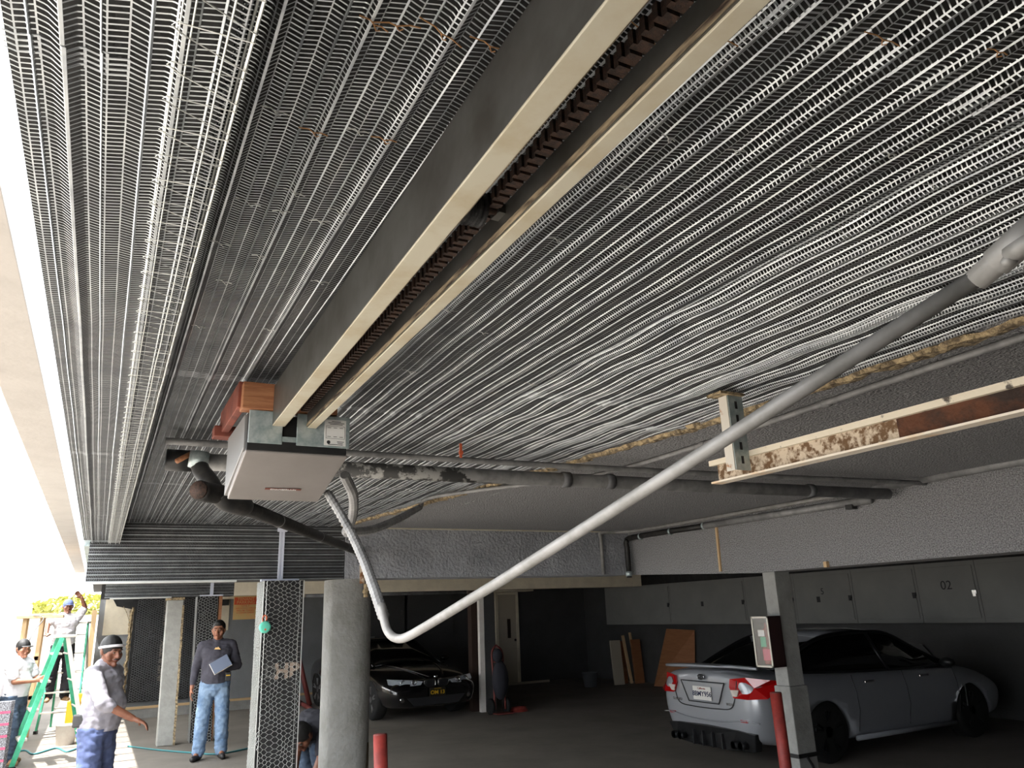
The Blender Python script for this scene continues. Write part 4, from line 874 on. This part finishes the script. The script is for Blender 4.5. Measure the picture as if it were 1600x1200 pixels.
m = MB(); m.tube(bez([(.03, .80, .52), (-.01, .6, .535), (-.025, .3, .50), (-.028, 0, .49), (-.025, -.3, .50), (-.01, -.6, .535), (.03, -.80, .52)], 5), .008, 6); m.build('bumper_crease', 'carsilver', e, True)
m = MB(); m.add([(1.45, -.02, 1.45), (1.62, -.02, 1.455), (1.62, .02, 1.455), (1.45, .02, 1.45), (1.50, 0, 1.52)], [(0, 3, 2, 1), (0, 1, 4), (1, 2, 4), (2, 3, 4), (3, 0, 4)]); m.build('antenna_fin', 'tailw', e)
for s in (1, -1):
    for xx in (1.72, 2.72): m = MB(); m.cbox((xx, s*.905, .86), (.17, .03, .025)); m.build('door_handle', 'chrome', e, False, .006)
    m = MB(); m.ell((3.12, s*.98, 1.0), (.07, .10, .065)); m.bar((3.15, s*.83, .97), (3.13, s*.94, .98), .03, .03); m.build('door_mirror', 'black', e, True)
    for xx in (1.48, 2.38, 3.35):
        P = [(xx, s*.862, .30), (xx, s*.915, .55), (xx, s*.905, .75), (xx, s*.86, .95)]; m = MB(); m.tube(P, .004, 5); m.build('door_seam', 'ink', e)
    m = MB(); m.tube([(1.40, s*.885, .235), (3.2, s*.885, .235)], .03, 8); m.build('side_skirt', 'carsilver', e, True)
    m = MB(); m.bar((3.47, s*.905, .42), (3.50, s*.90, .68), .02, .012, 0, (0, 1, 0)); m.build('wing_vent', 'chrome', e)
# parcel on the back shelf visible through glass and shade
m = MB(); m.box((.62, -.28, 1.115), (.75, .0, 1.13)); m.build('shelf_sticker', 'pipe', e)

# --- black saloon facing out
L2 = 4.62
StB = [(0, .56, .64, .54, .34, .62, .94, .99), (.06, .72, .80, .68, .28, .60, .97, 1.04), (.3, .82, .88, .74, .22, .60, .99, 1.06), (.95, .85, .905, .79, .2, .6, .97, 1.04), (1.7, .87, .905, .82, .19, .55, .95, 1.0),
       (2.7, .87, .905, .83, .19, .55, .93, .98), (3.3, .87, .905, .82, .19, .55, .90, .97), (3.8, .86, .90, .79, .2, .55, .84, .93), (4.25, .83, .88, .74, .22, .52, .76, .86), (4.48, .78, .83, .68, .22, .5, .70, .79), (4.58, .70, .76, .60, .25, .46, .66, .73), (4.62, .60, .66, .52, .28, .45, .62, .69)]
GHB = [(.42, .68, 1.0, .60, 1.03, 1.06), (.85, .76, .99, .58, 1.20, 1.23), (1.3, .79, .97, .56, 1.36, 1.39), (1.75, .80, .96, .55, 1.395, 1.43), (2.15, .81, .95, .55, 1.39, 1.435), (2.5, .81, .94, .56, 1.35, 1.40), (3.0, .80, .94, .61, 1.12, 1.18), (3.4, .76, .92, .68, .94, .985)]
dirv = Vector((math.sin(math.radians(4)), -math.cos(math.radians(4)), 0)); nose = Vector((5.15, 12.62, 0)); lb = nose-dirv*L2*.97
e = car('car', 'glossy black saloon car facing out, yellow lettered plate, right of the thick column', 'carblack', lb, math.atan2(dirv.y, dirv.x), StB, GHB, (.80, 3.76), R=.33, scl=(.97, .88))
for s in (1, -1):
    kid = [(0, s*.03, .715), (.0, s*.17, .725), (-.012, s*.235, .70), (-.008, s*.215, .625), (.0, s*.15, .595), (0, s*.05, .60), (0, s*.03, .63)]
    P = [Vector((L2+.012+p[0], p[1], p[2])) for p in kid]; m = MB(); m.prism(P, (-.04, 0, 0)); g = m.build('grille', 'ink', e)
    m = MB(); m.tube(bez(P+[P[0]], 3), .006, 6); m.build('grille_surround', 'chrome', g, True)
    for k in range(6): m = MB(); m.bar((L2+.013, s*(.06+.027*k), .61), (L2+.013, s*(.06+.027*k), .71), .004, .006, 0, (1, 0, 0)); m.build('grille_bar', 'rimd', g)
    hp = [(L2+.0, s*.26, .70), (L2-.06, s*.48, .735), (L2-.20, s*.72, .755), (L2-.30, s*.80, .76), (L2-.24, s*.80, .67), (L2-.10, s*.68, .635), (L2-.03, s*.46, .63), (L2+.0, s*.30, .64)]
    c_ = Vector((L2-.10, s*.55, .70)); m = MB(); n_ = len(hp); vs = [Vector(p)+Vector((.02, s*.01, 0)) for p in hp]+[Vector(p)-Vector((.12, s*.05, 0)) for p in hp]+[c_+Vector((.045, s*.03, 0))]
    m.add(vs, [(i, (i+1) % n_, 2*n_) for i in range(n_)]+[(i, i+n_, (i+1) % n_+n_, (i+1) % n_) for i in range(n_)]); hl = m.build('headlamp', 'lampglass', e)
    for yy, xx in ((.42, -.02), (.60, -.09)):
        m = MB(); m.lathe((L2+xx+.012, s*yy, .69), [(.045, -.01), (.05, .006), (.034, .008), (.03, -.005)], 20, 'x'); m.build('lamp_ring', 'chrome', hl, True)
    m = MB(); m.lathe((L2-.03, s*.62, .40), [(.05, -.02), (.055, .01), (.035, .015)], 18, 'x'); m.build('fog_lamp', 'chrome', e, True)
    m = MB(); m.ell((2.95+.05, s*.98, .99), (.06, .10, .06)); m.bar((3.0, s*.82, .95), (3.0, s*.94, .97), .03, .03); m.build('door_mirror', 'carblack', e, True)
    for hx_ in (2.5, 1.6): m = MB(); m.cbox((hx_, s*.905, .85), (.17, .03, .025)); m.build('door_handle', 'carblack', e)
    m = MB(); m.tube(bez([(L2-.02, s*.45, .50), (L2-.09, s*.70, .52), (L2-.28, s*.85, .60)], 5), .007, 6); m.build('bumper_line', 'chrome', e, True)
    m = MB(); m.tube(bez([(L2-.02, s*.14, .775), (4.3, s*.26, .85), (3.8, s*.40, .925), (3.4, s*.48, .955)], 5), .01, 6); m.build('bonnet_crease', 'carblack', e, True)
m = MB(); m.prism([(L2+.01, -.55, .42), (L2+.012, .55, .42), (L2+.01, .42, .28), (L2+.01, -.42, .28)], (-.05, 0, 0)); m.build('lower_intake', 'ink', e)
m = MB(); m.lathe((L2-.03, 0, .765), [(.035, -.004), (.036, .008)], 20, 'x'); em = m.build('emblem', 'chrome', e, True)
m = MB(); m.cbox((L2+.035, 0, .50), (.012, .31, .155)); pl_ = m.build('number_plate', 'plateb', e, False, .004)
M4 = frame((L2+.043, 0, .49), (0, 1, 0), (0, 0, 1)); text_mesh('plate_number', 'OM 13', .095, 'yellow', M4, pl_, .0012, 'CENTER', .0015)
M4 = frame((L2+.043, 0, .557), (0, 1, 0), (0, 0, 1)); text_mesh('plate_state', 'CALIFORNIA', .024, 'yellow', M4, pl_, .0012)

# ============================================================ PEOPLE
def capsule(mb, a, b, ra, rb, ax=None, k=1.0, n=14, m=5):
    """closed tapered capsule; the section is squeezed by k along axis ax"""
    a = Vector(a); b = Vector(b); d = b-a; L_ = max(d.length, 1e-5); d = d/L_
    u = d.cross(Vector((0, 0, 1))); 
    if u.length < 1e-3: u = d.cross(Vector((1, 0, 0)))
    u.normalize(); v = d.cross(u); rings = []
    for i in range(m): t = -PI/2+PI/2*(i+.35)/(m); rings.append((a+d*ra*math.sin(t), ra*math.cos(t)))
    rings += [(a, ra), (a.lerp(b, .5), (ra+rb)/2), (b, rb)]
    for i in range(m): t = PI/2*(i+.65)/m; rings.append((b+d*rb*math.sin(t), rb*math.cos(t)))
    vs = []
    for c, r in rings:
        for j in range(n):
            q_ = 2*PI*j/n; o = u*math.cos(q_)*r+v*math.sin(q_)*r
            vs.append(c+o)
    if ax is not None:
        A_ = Vector(ax).normalized()
        for i in range(len(vs)):
            t = max(0, min(1, (vs[i]-a).dot(d)/L_)); c = a+d*t*L_; o = vs[i]-c; vs[i] = vs[i]-A_*(o.dot(A_))*(1-k)
    K = len(rings); fs = [(i*n+j, i*n+(j+1) % n, (i+1)*n+(j+1) % n, (i+1)*n+j) for i in range(K-1) for j in range(n)]
    fs += [tuple(range(n))[::-1], tuple((K-1)*n+j for j in range(n))]
    return mb.add(vs, fs)
def fuse(mb, name, mats, parent, voxel=.008, smooth=4, wrinkle=0, seed=0):
    o = mb.build('tmp', mats); r = o.modifiers.new('r', 'REMESH'); r.mode = 'VOXEL'; r.voxel_size = voxel; s = o.modifiers.new('s', 'SMOOTH'); s.iterations = smooth; s.factor = .5
    me = evaluated(o); bpy.data.objects.remove(o); me.materials.clear()
    if wrinkle:
        me.update(); co = [v.co.copy() for v in me.vertices]; no = [v.normal.copy() for v in me.vertices]
        for i, v in enumerate(me.vertices):
            c = co[i]; w = abs(noise.noise((c.x*9+seed, c.y*9, c.z*22)))*1.1-.25+.5*noise.noise((c.x*22, c.y*22+seed, c.z*34)); v.co = c+no[i]*w*wrinkle
    return add_mesh(name, me, mats, parent, True)
def limb_pts(a, b, t): return Vector(a).lerp(Vector(b), t)
def person(loc, rz, label, J, top='charcoal', legs='jeans', foot='shoes', skin='skin', sleeve='long', look=0, tilt=0, hat=None, hair=True, must=False, curl=(1, 1), belly=.02, grp=None, lower=True):
    """J: joints in a frame where the person faces -Y, +X is his left. All limbs L / R."""
    e = empty('person', loc, label, 'person', grp, rz); V = Vector
    j = {k: V(v) for k, v in J.items()}
    # head direction
    Rh = Matrix.Rotation(look, 3, 'Z') @ Matrix.Rotation(tilt, 3, 'X'); hc = j['head']
    H = lambda x, y, z: hc + Rh @ V((x, y, z))
    b = MB()
    capsule(b, H(0, .018, .035), H(0, .012, -.0), .088, .084, Rh @ V((1, 0, 0)), .88); capsule(b, H(0, -.015, -.005), H(0, -.028, -.068), .074, .048, Rh @ V((1, 0, 0)), .92)
    capsule(b, H(0, -.088, .012), H(0, -.108, -.026), .010, .016); capsule(b, H(-.014, -.095, -.030), H(.014, -.095, -.030), .010, .010)   # nose
    capsule(b, H(-.03, -.076, .022), H(.03, -.076, .022), .013, .013); capsule(b, H(0, -.070, -.094), H(0, -.074, -.094), .022, .02)    # brow, chin
    capsule(b, H(-.019, -.086, -.056), H(.019, -.086, -.056), .009, .009)
    for s in (1, -1): capsule(b, H(s*.046, -.05, -.02), H(s*.038, -.052, -.045), .025, .022); capsule(b, H(s*.083, .012, .012), H(s*.080, .010, -.018), .018, .011, Rh @ V((1, 0, 0)), .5)
    capsule(b, j['neck']+V((0, .01, -.03)), H(0, .012, -.05), .060, .056)
    ch, pv = j['chest'], j['pelvis']; sa = (j['shL']-j['shR']).normalized(); ha = (j['hipL']-j['hipR']).normalized(); fwd = sa.cross((ch-pv).normalized())
    capsule(b, ch-sa*.075, ch+sa*.075, .11, .11); capsule(b, ch, (ch+pv)/2, .13, .125); capsule(b, (ch+pv)/2, pv, .125, .13); capsule(b, pv-ha*.06, pv+ha*.06, .115, .115)
    for s, n_ in ((1, 'L'), (-1, 'R')):
        sh, el, wr, kn, an, hp, toe = (j[k+n_] for k in ('sh', 'el', 'wr', 'kn', 'an', 'hip', 'toe'))
        capsule(b, sh, el, .050, .040); capsule(b, el, wr, .041, .027)
        hd = j.get('hd'+n_, wr+(wr-el).normalized()*.09); pd = (hd-wr).normalized(); side = j.get('pn'+n_, V((0, -1, 0)))   # side = palm normal
        side = (side-pd*side.dot(pd)).normalized(); lat = pd.cross(side)
        capsule(b, wr, wr+pd*.045, .026, .033, side, .62); capsule(b, wr+pd*.05-lat*.018, wr+pd*.085-lat*.018, .020, .020, side, .65); capsule(b, wr+pd*.05+lat*.018, wr+pd*.085+lat*.018, .020, .020, side, .65)
        cu = curl[0] if s > 0 else curl[1]
        for q_, (off, ln) in enumerate(((-.031, .066), (-.0105, .076), (.0105, .072), (.031, .056))):
            p = wr+pd*.092+lat*off; d = (pd+lat*off*2.2).normalized(); rr_ = .0095
            for seg, (fr, bend) in enumerate(((.45, .30), (.32, .55), (.23, .45))):
                ang = bend*cu; d = (d*math.cos(ang)+side*math.sin(ang)).normalized(); p2 = p+d*ln*fr; capsule(b, p, p2, rr_, rr_*.9, n=8, m=3); p = p2; rr_ *= .9
        tb = wr+pd*.028-lat*.026*s; td = (pd*.75-lat*s*.62+side*.35).normalized(); capsule(b, tb, tb+td*.034, .0125, .0115, n=8, m=3); capsule(b, tb+td*.034, tb+td*.034+(td+side*.5*cu).normalized()*.030, .011, .009, n=8, m=3)
        capsule(b, hp, kn, .078, .052); capsule(b, kn, kn.lerp(an, .35), .052, .056); capsule(b, kn.lerp(an, .35), an, .056, .036); capsule(b, an, an.lerp(toe, .85)+V((0, 0, .0)), .036, .028)
    body = fuse(b, 'body', skin, e, .0065, 3)
    for v in body.data.vertices: pass
    # face details
    for s in (1, -1):
        m = MB(); m.ell(H(s*.030, -.0835, .004), (.0115, .006, .006), 10, 6); ey = m.build('eye', 'eyew', e, True); m = MB(); m.ell(H(s*.030, -.089, .004), (.0055, .003, .0055), 8, 6); m.build('iris', 'eyes', ey, True)
        m = MB(); m.tube([H(s*.012, -.094, .026), H(s*.03, -.094, .031), H(s*.05, -.082, .024)], [.0035, .0042, .002], 6); m.build('eyebrow', 'hair', e, True)
    m = MB(); m.tube([H(-.022, -.092, -.058), H(0, -.100, -.056), H(.022, -.092, -.058)], [.002, .0055, .002], 8); m.build('lips', 'lips', e, True)
    if must: m = MB(); m.tube([H(-.028, -.092, -.049), H(0, -.106, -.042), H(.028, -.092, -.049)], [.003, .0065, .003], 8); m.build('moustache', 'hair', e, True)
    if hair:
        b = MB(); capsule(b, H(0, .030, .046 if not hat else .02), H(0, .032, .005), .096 if not hat else .085, .089 if not hat else .084, Rh @ V((1, 0, 0)), .9)
        if not hat: capsule(b, H(0, -.034, .094), H(0, .03, .098), .048, .058, Rh @ V((0, 0, 1)), .7)
        fuse(b, 'hair', 'hair', e, .009, 2, .004, 3)
    if hat:
        kind, hm = hat; b = MB()
        capsule(b, H(0, .018, .046), H(0, .014, .036), .093, .094, Rh @ V((1, 0, 0)), .93); o = fuse(b, 'cap', hm, e, .008, 3)
        if kind == 'peak':
            m = MB(); vs = []
            for i in range(9):
                t = -1+2*i/8; vs += [H(.078*t, -.075-.02*(1-t*t), .045), H(.070*t, -.10-.075*(1-t*t), .034)]
            vs2 = [v+Rh @ V((0, 0, -.005)) for v in vs]; m.add(vs+vs2, [(2*i, 2*i+1, 2*i+3, 2*i+2) for i in range(8)]+[(18+2*i, 18+2*i+2, 18+2*i+3, 18+2*i+1) for i in range(8)]+[(2*i+1, 2*i+19, 2*i+21, 2*i+3) for i in range(8)])
            m.build('cap_peak', hm, o, True)
        if kind == 'band':
            P = [H(.086*math.cos(t*PI/12), .014+.093*math.sin(t*PI/12), .040-.022*math.sin(t*PI/12)) for t in range(25)]; m = MB(); m.tube(P, .0105, 8)
            for v in m.v: pass
            m.build('headband', 'tee', o, True)
    # shirt
    hem = pv.z-.045
    b = MB(); capsule(b, ch-sa*.085+V((0, 0, .015)), ch+sa*.085+V((0, 0, .015)), .122, .122); capsule(b, ch, (ch+pv)/2, .142, .14); capsule(b, (ch+pv)/2+fwd*belly, pv+V((0, 0, -.03)), .150, .156)
    capsule(b, ch-sa*.05, (ch+pv)/2-sa*.05, .13, .125); capsule(b, ch+sa*.05, (ch+pv)/2+sa*.05, .13, .125); capsule(b, (ch+pv)/2-sa*.05, pv-ha*.06+V((0, 0, .0)), .128, .128); capsule(b, (ch+pv)/2+sa*.05, pv+ha*.06, .128, .128)
    capsule(b, j['neck']+V((0, .01, -.045)), j['neck']+V((0, .008, -.015)), .085, .074)
    for n_ in 'LR':
        sh, el, wr = j['sh'+n_], j['el'+n_], j['wr'+n_]; capsule(b, j['neck'].lerp(sh, .35)-V((0, 0, .03)), sh, .07, .072)
        if sleeve == 'long': capsule(b, sh, el, .074, .057); capsule(b, el, el.lerp(wr, .93), .056, .038)
        elif sleeve == 'pushed': capsule(b, sh, el, .074, .058); capsule(b, el, el.lerp(wr, .25), .060, .052)
        else: capsule(b, sh, sh.lerp(el, .72), .076, .070)
    so = fuse(b, 'shirt', top, e, .009, 4, .010, rz*3+1)
    if lower:
        for v in so.data.vertices:
            if v.co.z < hem: v.co.z = hem+(v.co.z-hem)*.04; v.co.x = pv.x+(v.co.x-pv.x)*1.0
    b = MB()
    capsule(b, pv-ha*.06+V((0, 0, -.05)), pv+ha*.06+V((0, 0, -.05)), .128, .128); capsule(b, pv+V((0, 0, -.02)), pv+V((0, 0, -.09)), .135, .135)
    for n_ in 'LR':
        kn, an, hp = j['kn'+n_], j['an'+n_], j['hip'+n_]; capsule(b, hp+V((0, 0, -.0)), kn, .104, .088); capsule(b, kn, an+V((0, 0, .01)), .088, .080)
    fuse(b, 'trousers', legs, e, .010, 4, .013, rz*2+5)
    for n_ in 'LR':
        an, toe = j['an'+n_], j['toe'+n_]; hd_ = (toe-an); hd_.z = 0; hd_.normalize(); heel = V((an.x, an.y, toe.z))-hd_*.03
        b = MB(); capsule(b, heel+V((0, 0, .022)), V((toe.x, toe.y, toe.z))+V((0, 0, .012)), .044, .036); capsule(b, V((an.x, an.y, toe.z+.075)), heel+hd_*.05+V((0, 0, .03)), .047, .046)
        o = fuse(b, 'shoe', foot, e, .009, 3)
        for v in o.data.vertices:
            if v.co.z < toe.z-.018: v.co.z = toe.z-.018
    return e, j, H
STD = dict(head=(0, -.02, 1.575), neck=(0, .01, 1.455), chest=(0, .0, 1.29), pelvis=(0, .01, .96), shL=(.175, .01, 1.385), shR=(-.175, .01, 1.385), elL=(.235, .03, 1.11), elR=(-.235, .03, 1.11), wrL=(.24, -.04, .87), wrR=(-.24, -.04, .87),
           hipL=(.09, .01, .91), hipR=(-.09, .01, .91), knL=(.115, -.01, .50), knR=(-.115, -.01, .50), anL=(.13, .03, .09), anR=(-.13, .03, .09), toeL=(.16, -.13, .022), toeR=(-.16, -.13, .022))
def pose(**k): d = dict(STD); d.update(k); return d
# man in charcoal jumper holding a notebook
J = pose(elL=(.27, .03, 1.12), wrL=(.085, -.155, 1.085), hdL=(-.0, -.18, 1.10), pnL=(0, .4, .9), wrR=(-.275, -.03, .87), elR=(-.25, .03, 1.12), hdR=(-.285, -.05, .78), pnR=(1, 0, 0), anR=(-.14, .0, .09), toeR=(-.20, -.15, .022), knR=(-.12, -.02, .5))
mA, jA, HA = person((1.455, 11.3, 0), math.radians(-8), 'man in charcoal jumper and faded blue jeans holding a notebook, beside the far mesh column', J, 'charcoal', 'jeans', 'shoes', 'skin', 'long', look=math.radians(-8))
nb = mA.matrix_world; bpy.context.view_layer.update(); nbp = mA.matrix_world @ Vector((.06, -.222, 1.155))
e = empty('notebook', nbp, 'blue grey notebook held against the chest of the man in jeans', 'notebook'); R_ = Matrix.Rotation(math.radians(-28), 3, 'Y') @ Matrix.Rotation(math.radians(-18), 3, 'X')
m = MB(nbp); m.cbox(nbp, (.235, .034, .155), 0, R_); m.build('cover', 'note', e, False, .005); m = MB(nbp); m.cbox(nbp+R_ @ Vector((-.004, .0, -.003)), (.237, .022, .157), 0, R_); m.build('pages', 'page', e)
m = MB(); P = [HA(0, 0, 0)+Vector((x, y, z)) for x, y, z in ((-.035, -.168, -.232), (-.015, -.17, -.205), (-.003, -.17, -.215), (.012, -.17, -.20), (.045, -.168, -.236))]; m.prism(P, (0, .03, 0)); m.build('shirt_emblem', 'cream_sign', mA)
m = MB(); m.cbox((.16, -.13, .995), (.07, .04, .11)); p_ = m.build('belt_pouch', 'black', mA, False, .008); m = MB(); m.cbox((.16, -.152, 1.01), (.05, .004, .014)); m.build('pouch_stripe', 'yellow', p_)
# man in grey sweatshirt, seen half from behind, hand stretched out
J = pose(elR=(-.30, -.16, 1.165), wrR=(-.20, -.38, 1.02), hdR=(-.17, -.48, .975), pnR=(0, -.2, -1), elL=(.24, .06, 1.12), wrL=(.20, .05, .90), hdL=(.18, .03, .81), anR=(-.12, -.02, .09), anL=(.10, .08, .09), toeL=(.12, -.09, .022), toeR=(-.14, -.19, .022), head=(0, -.035, 1.56))
J = {k: Vector(v)*.945 for k, v in J.items()}
mB, jB, HB_ = person((.10, 7.62, 0), math.radians(62), 'man with dark cap and headband in grey sweatshirt and blue trousers, seen from the side', J, 'greysw', 'navy', 'shoes', 'skin_d', 'pushed', look=math.radians(-30), tilt=math.radians(8), hat=('band', 'hair'), must=True, hair=True, belly=.05)
m = MB(); m.cbox((-.145, .06, .955), (.05, .16, .10)); m.build('belt_pouch', 'black', mB, False, .012)
# man in white T shirt holding the ladder
J = pose(elL=(.20, -.14, 1.15), wrL=(.06, -.37, 1.12), hdL=(.04, -.46, 1.13), pnL=(-1, 0, 0), elR=(-.20, -.12, 1.13), wrR=(-.08, -.34, 1.13), hdR=(-.05, -.43, 1.15), pnR=(1, 0, 0), head=(0, -.03, 1.57), anL=(.12, .08, .09), toeL=(.14, -.08, .022), anR=(-.10, -.10, .09), toeR=(-.13, -.26, .022), knR=(-.11, -.10, .5))
J = {k: Vector(v)*.91 for k, v in J.items()}
mC, jC, HC = person((-.88, 12.75, 0), math.radians(55), 'man in white T-shirt, black cap and dark jeans holding the green ladder', J, 'tee', 'djeans', 'boots', 'skin', 'short', look=math.radians(-22), hat=('peak', 'hair'), hair=True, belly=.04)
# man up the farther ladder with raised arm
J = pose(elR=(-.28, -.05, 1.30), wrR=(-.30, -.20, 1.13), elL=(.27, -.02, 1.56), wrL=(.19, -.06, 1.73), hdL=(.12, -.06, 1.80), pnL=(0, -1, 0), hdR=(-.28, -.29, 1.10), anL=(.12, .02, .09))
mD, jD, HD = person((-.50, 16.15, .47), math.radians(10), 'man in white T-shirt standing up a ladder in the alley, one arm raised', J, 'tee', 'darkcloth', 'boots', 'skin_d', 'short', hat=('peak', 'navy'), hair=True)
# man crouching behind the thick column
J = dict(head=(-.17, -.17, .66), neck=(-.08, -.07, .72), chest=(.0, .0, .72), pelvis=(.22, .22, .42), shL=(.06, -.13, .70), shR=(-.10, .10, .74), elL=(-.02, -.26, .46), elR=(-.18, -.02, .50), wrL=(-.12, -.32, .26), wrR=(-.24, -.16, .28),
         hipL=(.25, .12, .38), hipR=(.15, .27, .38), knL=(.02, -.02, .50), knR=(-.06, .18, .50), anL=(.14, .04, .10), anR=(.06, .22, .10), toeL=(.02, -.05, .022), toeR=(-.06, .14, .022))
mE, jE, HE = person((1.93, 7.72, 0), 0, 'person in dark shirt crouching behind the thick grey column, head bent down', J, 'darkcloth', 'djeans', 'shoes', 'skin_d', 'short', look=math.radians(-50), tilt=math.radians(55), hat=('plain', 'hair'), hair=True)

# ============================================================ LADDERS AND ALLEY THINGS
def stepladder(loc, rz, h, w, spread, n, label, back=True):
    e = empty('stepladder', loc, label, 'ladder', None, rz)
    def railp(s, t, f): return Vector((f*spread*(1-t), s*(w/2)*(1-.28*t), h*t))
    for s in (1, -1):
        m = MB(); m.bar(railp(s, 0, -1)+Vector((0, 0, .01)), railp(s, 1, -1)+Vector((-.03, 0, 0)), .058, .03, 0, (0, 1, 0)); m.build('front_rail', 'green', e)
        m = MB(); m.bar(railp(s*.92, 0, 1), railp(s*.92, 1, 1)+Vector((.04, 0, 0)), .05, .028, 0, (0, 1, 0)); m.build('rear_rail', 'green' if s > 0 else 'alu', e)
        m = MB(); m.cbox(railp(s, 0, -1)+Vector((0, 0, .025)), (.11, .05, .05)); m.build('foot', 'black', e)
    for k in range(n):
        t = (k+1)/(n+.6); a = railp(1, t, -1); b = railp(-1, t, -1); m = MB(); m.box((a.x-.05, b.y, a.z-.012), (a.x+.05, a.y, a.z+.012)); m.build('step', 'alu', e)
        if back: a = railp(.92, t, 1); b = railp(-.92, t, 1); m = MB(); m.tube([a, b], .012, 8); m.build('rear_bar', 'alu', e)
    m = MB(); m.box((-.12, -w*.38, h), (.14, w*.38, h+.035)); m.build('top_cap', 'alu', e, False, .006)
    return e
stepladder((-.40, 12.45, 0), math.radians(8), 1.56, .55, .42, 4, 'green fibreglass stepladder held by the man in the black cap')
stepladder((-.36, 16.35, 0), math.radians(80), 1.75, .60, .45, 5, 'second green stepladder farther down the alley under the man with raised arm')
e = empty('trestle', (-.95, 15.4, 0), 'tall tan timber trestle with a plank, beside the man up the ladder', 'trestle'); o0 = Vector(e.location)
for xx, yy in ((-1.08, 15.2), (-.84, 15.2), (-1.08, 15.65), (-.84, 15.65)): m = MB(o0); m.bar((xx, yy, 0), (xx+.02, yy, 1.86), .06, .06); m.build('post', 'tan', e)
for z in (.6, 1.2): m = MB(o0); m.box((-1.1, 15.17, z), (-.80, 15.21, z+.06)); m.build('rail', 'tan', e)
m = MB(o0); m.box((-1.18, 15.1, 1.86), (-.52, 15.75, 1.90)); m.build('plank', 'tan', e)
m = MB(); m.box((-.98, 15.2, 1.905), (-.62, 15.35, 1.935)); thing1('mortar_board', m, 'tan', 'small board lying on the trestle plank in the alley', 'board')
for k, (x, y, lab) in enumerate(((-.12, 17.2, 'upright pale timber post right of the man up the ladder'), (.02, 18.4, 'farther upright pale timber post in the sunlit alley'))):
    m = MB(); m.box((x, y, 0), (x+.09, y+.09, 2.0)); thing1('timber_post', m, 'tan', lab, 'post')
m = MB(); m.lathe((-.25, 14.2, 0), [(.12, 0), (.15, .28), (.152, .28), (.14, .27), (.11, .02)], 20); thing1('bucket', m, 'white', 'white bucket on the alley floor between the ladders', 'bucket', None, True)
m = MB(); m.box((-.30, 14.8, 0), (.0, 15.1, .55)); m.box((-.26, 14.76, .55), (-.04, 15.0, .66)); thing1('tool_box', m, 'yellow', 'yellow topped tool box behind the first stepladder', 'tool box')
m = MB(); P = [(-1.0, 13.6, .012), (-.75, 13.9, .012), (-.6, 13.4, .012), (-.35, 13.8, .012), (-.2, 13.3, .012), (-.05, 13.6, .012)]; m.tube(bez(P, 8), .012, 6); thing1('rope', m, 'bluehose', 'blue cord lying in loops on the alley floor', 'cord', None, True)
m = MB(); a = at(45, 1010, y=14.5); m.tube(bez([(a.x, 14.5, 1.05), (a.x-.03, 14.5, 1.35), (a.x+.02, 14.6, 1.62), (a.x+.12, 15.0, 1.86), (-1.0, 15.14, 1.907), (-.9, 15.3, 1.907)], 6), .007, 6); thing1('hanging_cable', m, 'pipe_d', 'thin dark cable curving above the black cap of the man at the ladder', 'cable', None, True)
# stack of folded lath with pink marks
e = empty('lath_bundle', (-.86, 11.35, 0), 'upright bundle of new metal lath with pink marks at the left picture edge', 'lath bundle'); o0 = Vector(e.location)
for k in range(5): m = MB(o0); m.box((-1.02, 11.25+.03*k, 0), (-.80+.006*k, 11.262+.03*k, .88)); o = m.build('sheet', mat('lath_bundle_%d' % k, (.60, .61, .63), .5, .5, (.35, .35, .37), 70, .42, .55), e)
for k in range(6): m = MB(o0); m.box((-1.02, 11.244, .10+.13*k), (-.80, 11.249, .125+.13*k)); m.build('pink_mark', 'pink', e)
# foliage beyond the alley
m = MB(); rnd = random.Random(4)
for k in range(1500):
    a = rnd.uniform(0, 2*PI); u_ = rnd.uniform(-1, 1); r_ = rnd.uniform(.5, 1)**.5; c = Vector((-.5+1.7*r_*math.cos(a)*math.sqrt(1-u_*u_), 30+1.2*r_*math.sin(a)*math.sqrt(1-u_*u_), 2.25+.48*r_*u_)); d = Vector((rnd.uniform(-1, 1), rnd.uniform(-1, 1), rnd.uniform(-1, 1))).normalized()*.14; f = d.cross(Vector((.3, .5, 1))).normalized()*.06
    m.add([c-d, c+f, c+d, c-f], [(0, 1, 2, 3)])
e = empty('tree', (-.2, 30, 0), 'yellow green leafy tree beyond the far end of the alley', 'tree'); m.v = [v-e.location for v in m.v]; m.build('foliage', 'leaf', e)
m = MB(e.location); m.tube([(-.2, 30, 0), (-.1, 30, 1.6), (-.25, 30, 2.3)], [.14, .11, .06], 10); m.build('trunk', 'tan', e, True)

# dark panel hung on the right wall beyond the silver car
a = at(1418, 1005, x=11.24); b = at(1462, 1032, x=11.24)
m = MB(); m.prism([(11.25, a.y, a.z), (11.25, b.y+.18, a.z-.02), (11.25, b.y, b.z), (11.25, a.y-.12, b.z)], (.03, 0, 0)); thing1('wall_panel', m, 'black', 'black slanted panel on the right wall above the silver car bonnet', 'panel')
